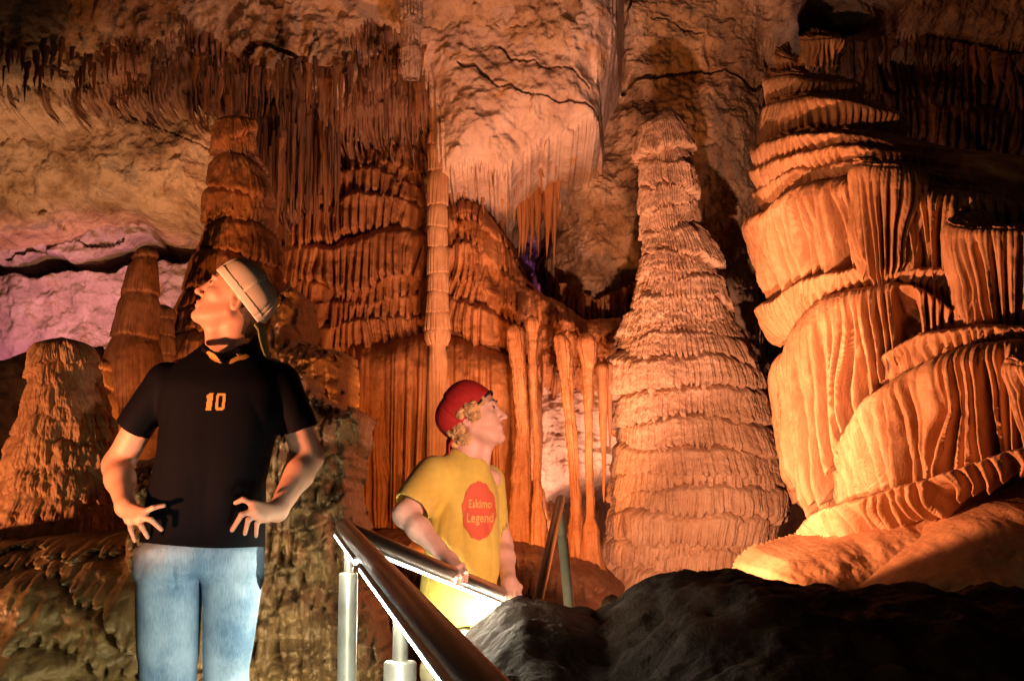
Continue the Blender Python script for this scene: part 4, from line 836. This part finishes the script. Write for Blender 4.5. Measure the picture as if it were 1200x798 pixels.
# ================================================================== visitor in yellow
Y2 = 5.1
A2 = lambda x, y, dy=0.0: at(x, y, Y2 + dy)
p2 = empty('person', (A2(540, 980)[0], Y2, .45), 'person in yellow T-shirt with red oval print and backwards red cap, holding the handrail', 'person')
fr2 = head_frame(A2(555, 489, 0), (.955, -.17, .245), (-.25, 0, .968)); s2_ = 1.0
w2n = A2(527, 657, -.32); e2n = A2(475, 603, -.16); w2f = A2(597, 684, -.08); e2f = A2(588, 640, .10)
def body2(P):
    d = head_sdf(P, fr2, s2_)
    d = smin(d, cap(P, fr2[1] + fr2[0] @ np.array((-.025, 0, -.05)), A2(546, 545, .02), .054, .058), .022)
    d = smin(d, cap(P, fr2[1] + fr2[0] @ np.array((.035, 0, -.085)), A2(564, 545, -.01), .02, .03), .03)
    d = smin(d, cap(P, A2(515, 560, -.02), A2(575, 562, .06), .045, .04), .05)
    t, zt, zb = loft(P, [(555, 512, 570, .07), (640, 510, 575, .09), (740, 505, 568, .09), (770, 505, 565, .09)], Y2); d = smin(d, np.maximum(t, np.maximum(zt - P[:, 2], P[:, 2] - zb)), .03)
    for kx in (518, 552): d = smin(d, cap(P, A2(kx, 760), A2(kx + 2, 860), .07, .05), .03); d = smin(d, cap(P, A2(kx + 2, 860), A2(kx, 990), .048, .036), .03)
    aN = arm_sdf(P, A2(508, 566, -.06), e2n, w2n, (.05, .041, .038, .026)); aF = arm_sdf(P, A2(574, 570, .12), e2f, w2f, (.046, .038, .036, .025))
    hN = hand_sdf(P, w2n, [[A2(541, 664, -0.390), A2(547, 671, -0.435), A2(546, 681, -0.420)], [A2(537, 667, -0.400), A2(541, 676, -0.445), A2(540, 685, -0.420)], [A2(532, 668, -0.400), A2(535, 678, -0.445), A2(534, 686, -0.420)], [A2(527, 668, -0.390), A2(528, 677, -0.435), A2(528, 684, -0.415)]],
        [A2(531, 663, -0.310), A2(540, 668, -0.310), A2(545, 677, -0.330)])
    hF = hand_sdf(P, w2f, [[A2(608, 688, -0.080), A2(609, 697, -0.105), A2(604, 703, -0.090)], [A2(604, 690, -0.095), A2(604, 699, -0.125), A2(599, 705, -0.110)], [A2(600, 691, -0.100), A2(598, 700, -0.130), A2(594, 706, -0.115)], [A2(596, 691, -0.100), A2(593, 699, -0.130), A2(590, 704, -0.115)]],
        [A2(600, 686, -0.040), A2(605, 692, -0.010), A2(606, 700, 0.000)])
    d = smin(d, smin(aN, hN, .02), .012); d = smin(d, smin(aF, hF, .02), .012)
    return d
me = surfnet('body', body2, (A2(445, 0)[0], Y2 - .62, .42), (A2(625, 0)[0], Y2 + .25, A2(0, 440)[2]), .0034)
body_mats(me, fr2, s2_, (skin2, lipm)); b2 = link('body', me, None, p2); eyes(b2, fr2, s2_, (-1, 1))
rr_ = np.random.default_rng(5); Rm2, c2 = fr2; curls = []
for i in range(230):
    t = rr_.random(); sd = -1 if rr_.random() < .72 else 1
    x = rr_.uniform(-.082, .030); z = rr_.uniform(-.085, .035) if x < -.03 else rr_.uniform(-.012, .045)
    if -.035 < x < .012 and -.035 < z < .008: continue
    if z * .79 - x * .61 > .034: continue
    y = sd * (.076 - max(0, (-x - .03)) * .45 + rr_.uniform(-.004, .008)); curls.append(((x, y * 1.06, z), rr_.uniform(.010, .018)))
for i in range(14): curls.append(((rr_.uniform(.03, .062), -rr_.uniform(.030, .066), rr_.uniform(.035, .055)), .009))
def hair2(P):
    q = (P - c2) @ Rm2; d = ell(q, (-.022, 0, .034), (.098, .080, .084)); d = smax(d, q[:, 0] - .03, .01); d = smax(d, -ell(q, (.0, -.09, -.012), (.030, .03, .032)), .006)
    d = smin(d, cap(q, (-.046, 0, -.01), (-.052, 0, -.07), .054, .046), .02)
    for cc, r_ in curls: d = smin(d, ell(q, cc, (r_, r_ * .9, r_)), .004)
    return d + .0028 * np.sin(vn3(q, 60, 4) * 14)
link('hair', surfnet('hair', hair2, c2 - .18, c2 + .16, .003, 1), blond, p2)
g2 = empty('cap', fr2[1], None, None); g2.parent = p2; g2.matrix_parent_inverse = Matrix.Translation(p2.location).inverted()
def cap2(P): 
    d, q, x, z, e = cap_shell(P, fr2, s2_, .66, r=(.114, .092, .100), z0=.006)
    return smax(d, -(ell(q, (.09, 0, .035), (.035, .045, .022))), .003)
def lin2(P):
    d, q, x, z, e = cap_shell(P, fr2, s2_, .50, r=(.113, .092, .106), z0=.004); return np.maximum(np.maximum(e + .003, -(e + .006)), -(z - .006)) if True else d
c = fr2[1]
glink('crown', surfnet('crown', cap2, c - .18, c + .2, .003), redc, g2, p2)
def but(P, fr=fr2, a=.66, h=.134):
    Rm, c = fr; q = (P - c) @ Rm; z = q[:, 2] * math.cos(a) - q[:, 0] * math.sin(a); x = q[:, 0] * math.cos(a) + q[:, 2] * math.sin(a)
    return ell(np.stack([x, q[:, 1], z], 1), (-.002, 0, h), (.009, .009, .005))
glink('button', surfnet('button', but, c - .18, c + .2, .002), redc, g2, p2)
glink('bill', surfnet('bill', lambda P: bill(P, fr2, 1.0, .66, x0=-.124, drop=.62, ln=.10, w=.080), c - .25, c + .22, .0026), redc, g2, p2)
glink('strap', surfnet('strap', lambda P: smax(np.abs(ell((P - c2) @ Rm2, (-.014, 0, .036), (.110, .089, .100))) - .002, np.abs((((P - c2) @ Rm2)[:, 2]) * math.cos(.66) - ((P - c2) @ Rm2)[:, 0] * math.sin(.66) - .004) - .007, .002), c - .17, c + .17, .003), darkc, g2, p2)
nA, nB = A2(510, 560, -.06), A2(481, 597, -.14); fA, fB = A2(570, 566, .10), A2(584, 640, .10)
def shirt2(P):
    t, zt, zb = loft(P, [(520, 530, 562, .05), (532, 522, 568, .065), (545, 512, 573, .09), (560, 503, 578, .115, .01), (590, 499, 583, .125), (640, 497, 588, .130), (690, 491, 588, .135), (740, 489, 582, .14)], Y2)
    d = smax(t, P[:, 2] - A2(0, 524)[2] - .05 * 0, .02)
    fold = wr_(P, .0095, 5.5, 43, (1, .8, .45)) * sstep(A2(0, 550)[2], A2(0, 600)[2], P[:, 2])
    s_, i_ = sleeve(P, nA, nB, .080, .078); s2, i2 = sleeve(P, fA, fB, .07, .055)
    d = smin(d, s_, .03); d = smin(d, s2, .03)
    d = d + fold
    d = np.maximum(d, -(P[:, 2] - A2(0, 736)[2] - .012 * np.sin(P[:, 0] * 30)))
    d = np.maximum(d, -np.minimum(i_, i2))
    d = np.maximum(d, -cap(P, A2(548, 500, -.02), A2(553, 532, -.01), .07, .060))
    d = np.maximum(d, -np.maximum(t + .012 + fold, P[:, 2] - A2(0, 720)[2]))
    return d
me = surfnet('t_shirt', shirt2, (A2(448, 0)[0], Y2 - .28, A2(0, 745)[2]), (A2(605, 0)[0], Y2 + .26, A2(0, 515)[2]), .0038)
t2 = link('t_shirt', me, yellow, p2)
th = np.linspace(0, 2 * np.pi, 60, endpoint=False)
ov = [(560 + 20.5 * math.cos(a) + .6 * math.sin(a * 9), 597 + 36 * math.sin(a) + .8 * math.sin(a * 13)) for a in th]
pr = link('print', poly_print('print', ov, Y2 - .3), redprint, p2); project(pr, t2, 0, .003)
for tx, py_, h_ in (('Eskimo', 589, 9.5), ('Legend', 606, 11)):
    o = link('lettering', text_mesh(tx, 561, py_, Y2 - .3, h_, .72), printink, p2); project(o, t2, 0, .0055)
def shorts2(P):
    t, _, _ = loft(P, [(715, 497, 572, .115), (770, 494, 576, .12), (800, 494, 576, .12)], Y2); d = np.maximum(t, A2(0, 790)[2] - P[:, 2])
    for l, r_ in ((494, 536), (534, 578)):
        lg, _, _ = loft(P, [(770, l, r_, .11), (870, l - 1, r_ + 1, .10)], Y2); d = smin(d, np.maximum(np.maximum(lg, P[:, 2] - A2(0, 780)[2]), A2(0, 865)[2] - P[:, 2]), .02)
    return np.maximum(d, P[:, 2] - A2(0, 718)[2])
link('shorts', surfnet('shorts', shorts2, (A2(485, 0)[0], Y2 - .2, A2(0, 875)[2]), (A2(590, 0)[0], Y2 + .2, A2(0, 712)[2]), .005), shorts_m, p2)
for fx in (518, 552):
    a = A2(fx, 990, .02)
    def shoe(P, a=a):
        d = smin(ell(P, (a[0], a[1], .50), (.045, .06, .06)), ell(P, (a[0] + .09, a[1] - .03, .475), (.11, .046, .036)), .03); return np.maximum(d, .445 - P[:, 2])
    link('shoe', surfnet('shoe', shoe, (a[0] - .08, a[1] - .15, .42), (a[0] + .25, a[1] + .12, .58), .005), shoe_m, p2)

# ================================================================== lit steel handrails
def steel():
    m, t, b = mat('brushed_steel'); N = t.nodes; L = t.links
    b.inputs['Metallic'].default_value = 1; b.inputs['Base Color'].default_value = (.50, .48, .44, 1)
    tc = N.new('ShaderNodeTexCoord'); n = N.new('ShaderNodeTexNoise'); n.inputs['Scale'].default_value = 60; n.inputs['Detail'].default_value = 6; L.new(tc.outputs['Object'], n.inputs['Vector'])
    mr = N.new('ShaderNodeMapRange'); L.new(n.outputs[0], mr.inputs[0]); mr.inputs[3].default_value = .22; mr.inputs[4].default_value = .5; L.new(mr.outputs[0], b.inputs['Roughness']); return m
st = steel()
dull = plain('dull_steel_post', (.50, .49, .40), .38, metal=.5, bumpsc=90, bump=.0006, vary=.25)
def emit(name, col, k):
    m, t, b = mat(name); b.inputs['Base Color'].default_value = (.8, .8, .8, 1); b.inputs['Emission Color'].default_value = (*col, 1); b.inputs['Emission Strength'].default_value = k; return m
led = emit('led_strip', (1, .95, .78), 120); led2 = emit('bright_led_strip', (1, .93, .70), 560)
def tube(name, pts, r, m, parent, n=28, caps=True):
    pts = [np.array(p, float) for p in pts]; V = []; 
    rs = r if isinstance(r, (list, tuple)) else [r] * len(pts)
    d0 = pts[-1] - pts[0]; d0 /= np.linalg.norm(d0); up = np.array((0, 0, 1.)) if abs(d0[2]) < .9 else np.array((1., 0, 0))
    a = np.cross(d0, up); a /= np.linalg.norm(a); b = np.cross(a, d0); th = np.linspace(0, 2 * np.pi, n, endpoint=False)
    ring = [p + rr * (np.cos(th)[:, None] * a + np.sin(th)[:, None] * b) for p, rr in zip(pts, rs)]
    if caps: ring = [np.repeat(pts[0][None], n, 0) + (ring[0] - pts[0]) * .001] + ring + [pts[-1] + (ring[-1] - pts[-1]) * .001]
    G_ = np.stack(ring)
    me = gridmesh(name, G_[..., 0], G_[..., 1], G_[..., 2], wrap=True)
    o = link(name, me, m, parent)
    md = o.modifiers.new('edges', 'EDGE_SPLIT'); md.split_angle = R(50); return o
def railset(label, a, b, posts, strips, group='lit steel handrails along the path', rr=.0255, pm=None):
    t = empty('handrail', (a + b) / 2 * np.array((1, 1, 0)) + np.array((0, 0, .3)), label, 'handrail', group)
    e = (b - a); L = np.linalg.norm(e); e /= L
    tube('rail', [a, a + e * .006, b - e * .006, b], [rr * .85, rr, rr, rr * .85], st, t)
    side = np.cross(e, (0, 0, 1)); side /= np.linalg.norm(side); dn = np.cross(side, e); dn = dn if dn[2] < 0 else -dn
    for s0, s1, sgn in strips:
        ofs = (dn * .014 + side * .022) if sgn == 1 else (dn * .027 + side * sgn * .012)
        c0, c1 = a + e * L * s0 + ofs, a + e * L * s1 + ofs
        tube('light_housing', [c0 - dn * .001, c1 - dn * .001], .0085, dull, t, 12)
        tube('light_strip', [c0 + dn * .005 + side * sgn * .003, c1 + dn * .005 + side * sgn * .003], .0055, led if sgn == 1 else led2, t, 10)
    for (pt, zb, ztop, r) in posts:
        pt = np.array(pt); bt = np.array(zb)
        d_ = (bt - pt) / np.linalg.norm(bt - pt); s_ = pt + d_ * ztop
        po = tube('post', [s_, s_ + d_ * .004, bt], [r * .86, r, r], pm or dull, t)
        pin = tube('post_pin', [pt, s_ + d_ * .02], r * (.48 if r != .024 else .8), pm or dull, None, 18); pin.parent = po
    return t
a1, b1_ = at(403, 618, 4.08), at(640, 889, 1.25)
def on(a, b, px):
    best = min(np.linspace(0, 1, 600), key=lambda t: abs(600 + F * (a + (b - a) * t)[0] / ((a + (b - a) * t)[1] * math.cos(PITCH) + ((a + (b - a) * t)[2] - CAMZ) * math.sin(PITCH)) - px)); return a + (b - a) * best
pA = on(a1, b1_, 409) - np.array((0, 0, .02)); pB = on(a1, b1_, 470) - np.array((0, 0, .02)); lit_post = plain('lit_steel_post', (.80, .76, .68), .4, metal=.05, bumpsc=90, bump=.0006, vary=.1)  # post steel lightened: the strip's light on it is put into the colour
gnd = lambda p: np.array((p[0], p[1], .3))
railset('near steel handrail running towards the viewer with a white light strip beneath', a1, b1_, [(pA, gnd(pA) + np.array((0, 0, 0)), .085, .0255), (pB, gnd(pB), .095, .0285)], [(.02, .30, 1), (.36, .97, 1)])
a2, b2_ = at(404, 620, 4.12), at(625, 712, 5.22)
pC = on(a2, b2_, 500) - np.array((0, 0, .02))
railset('steel handrail with glowing strip gripped by the visitor in yellow', a2, b2_, [(on(a2, b2_, 620) - np.array((0, 0, .02)), gnd(on(a2, b2_, 620)), .085, .025)], [(.12, .98, 0)])
a3, b3_ = at(657, 584, 6.3), at(630, 706, 5.4)
q3 = at(656, 592, 6.28); q4 = at(672, 760, 6.2)
railset('far handrail end rising above the mound on one lit post', a3, b3_, [(q3, q4, .14, .024)], [], rr=.0205, pm=lit_post)
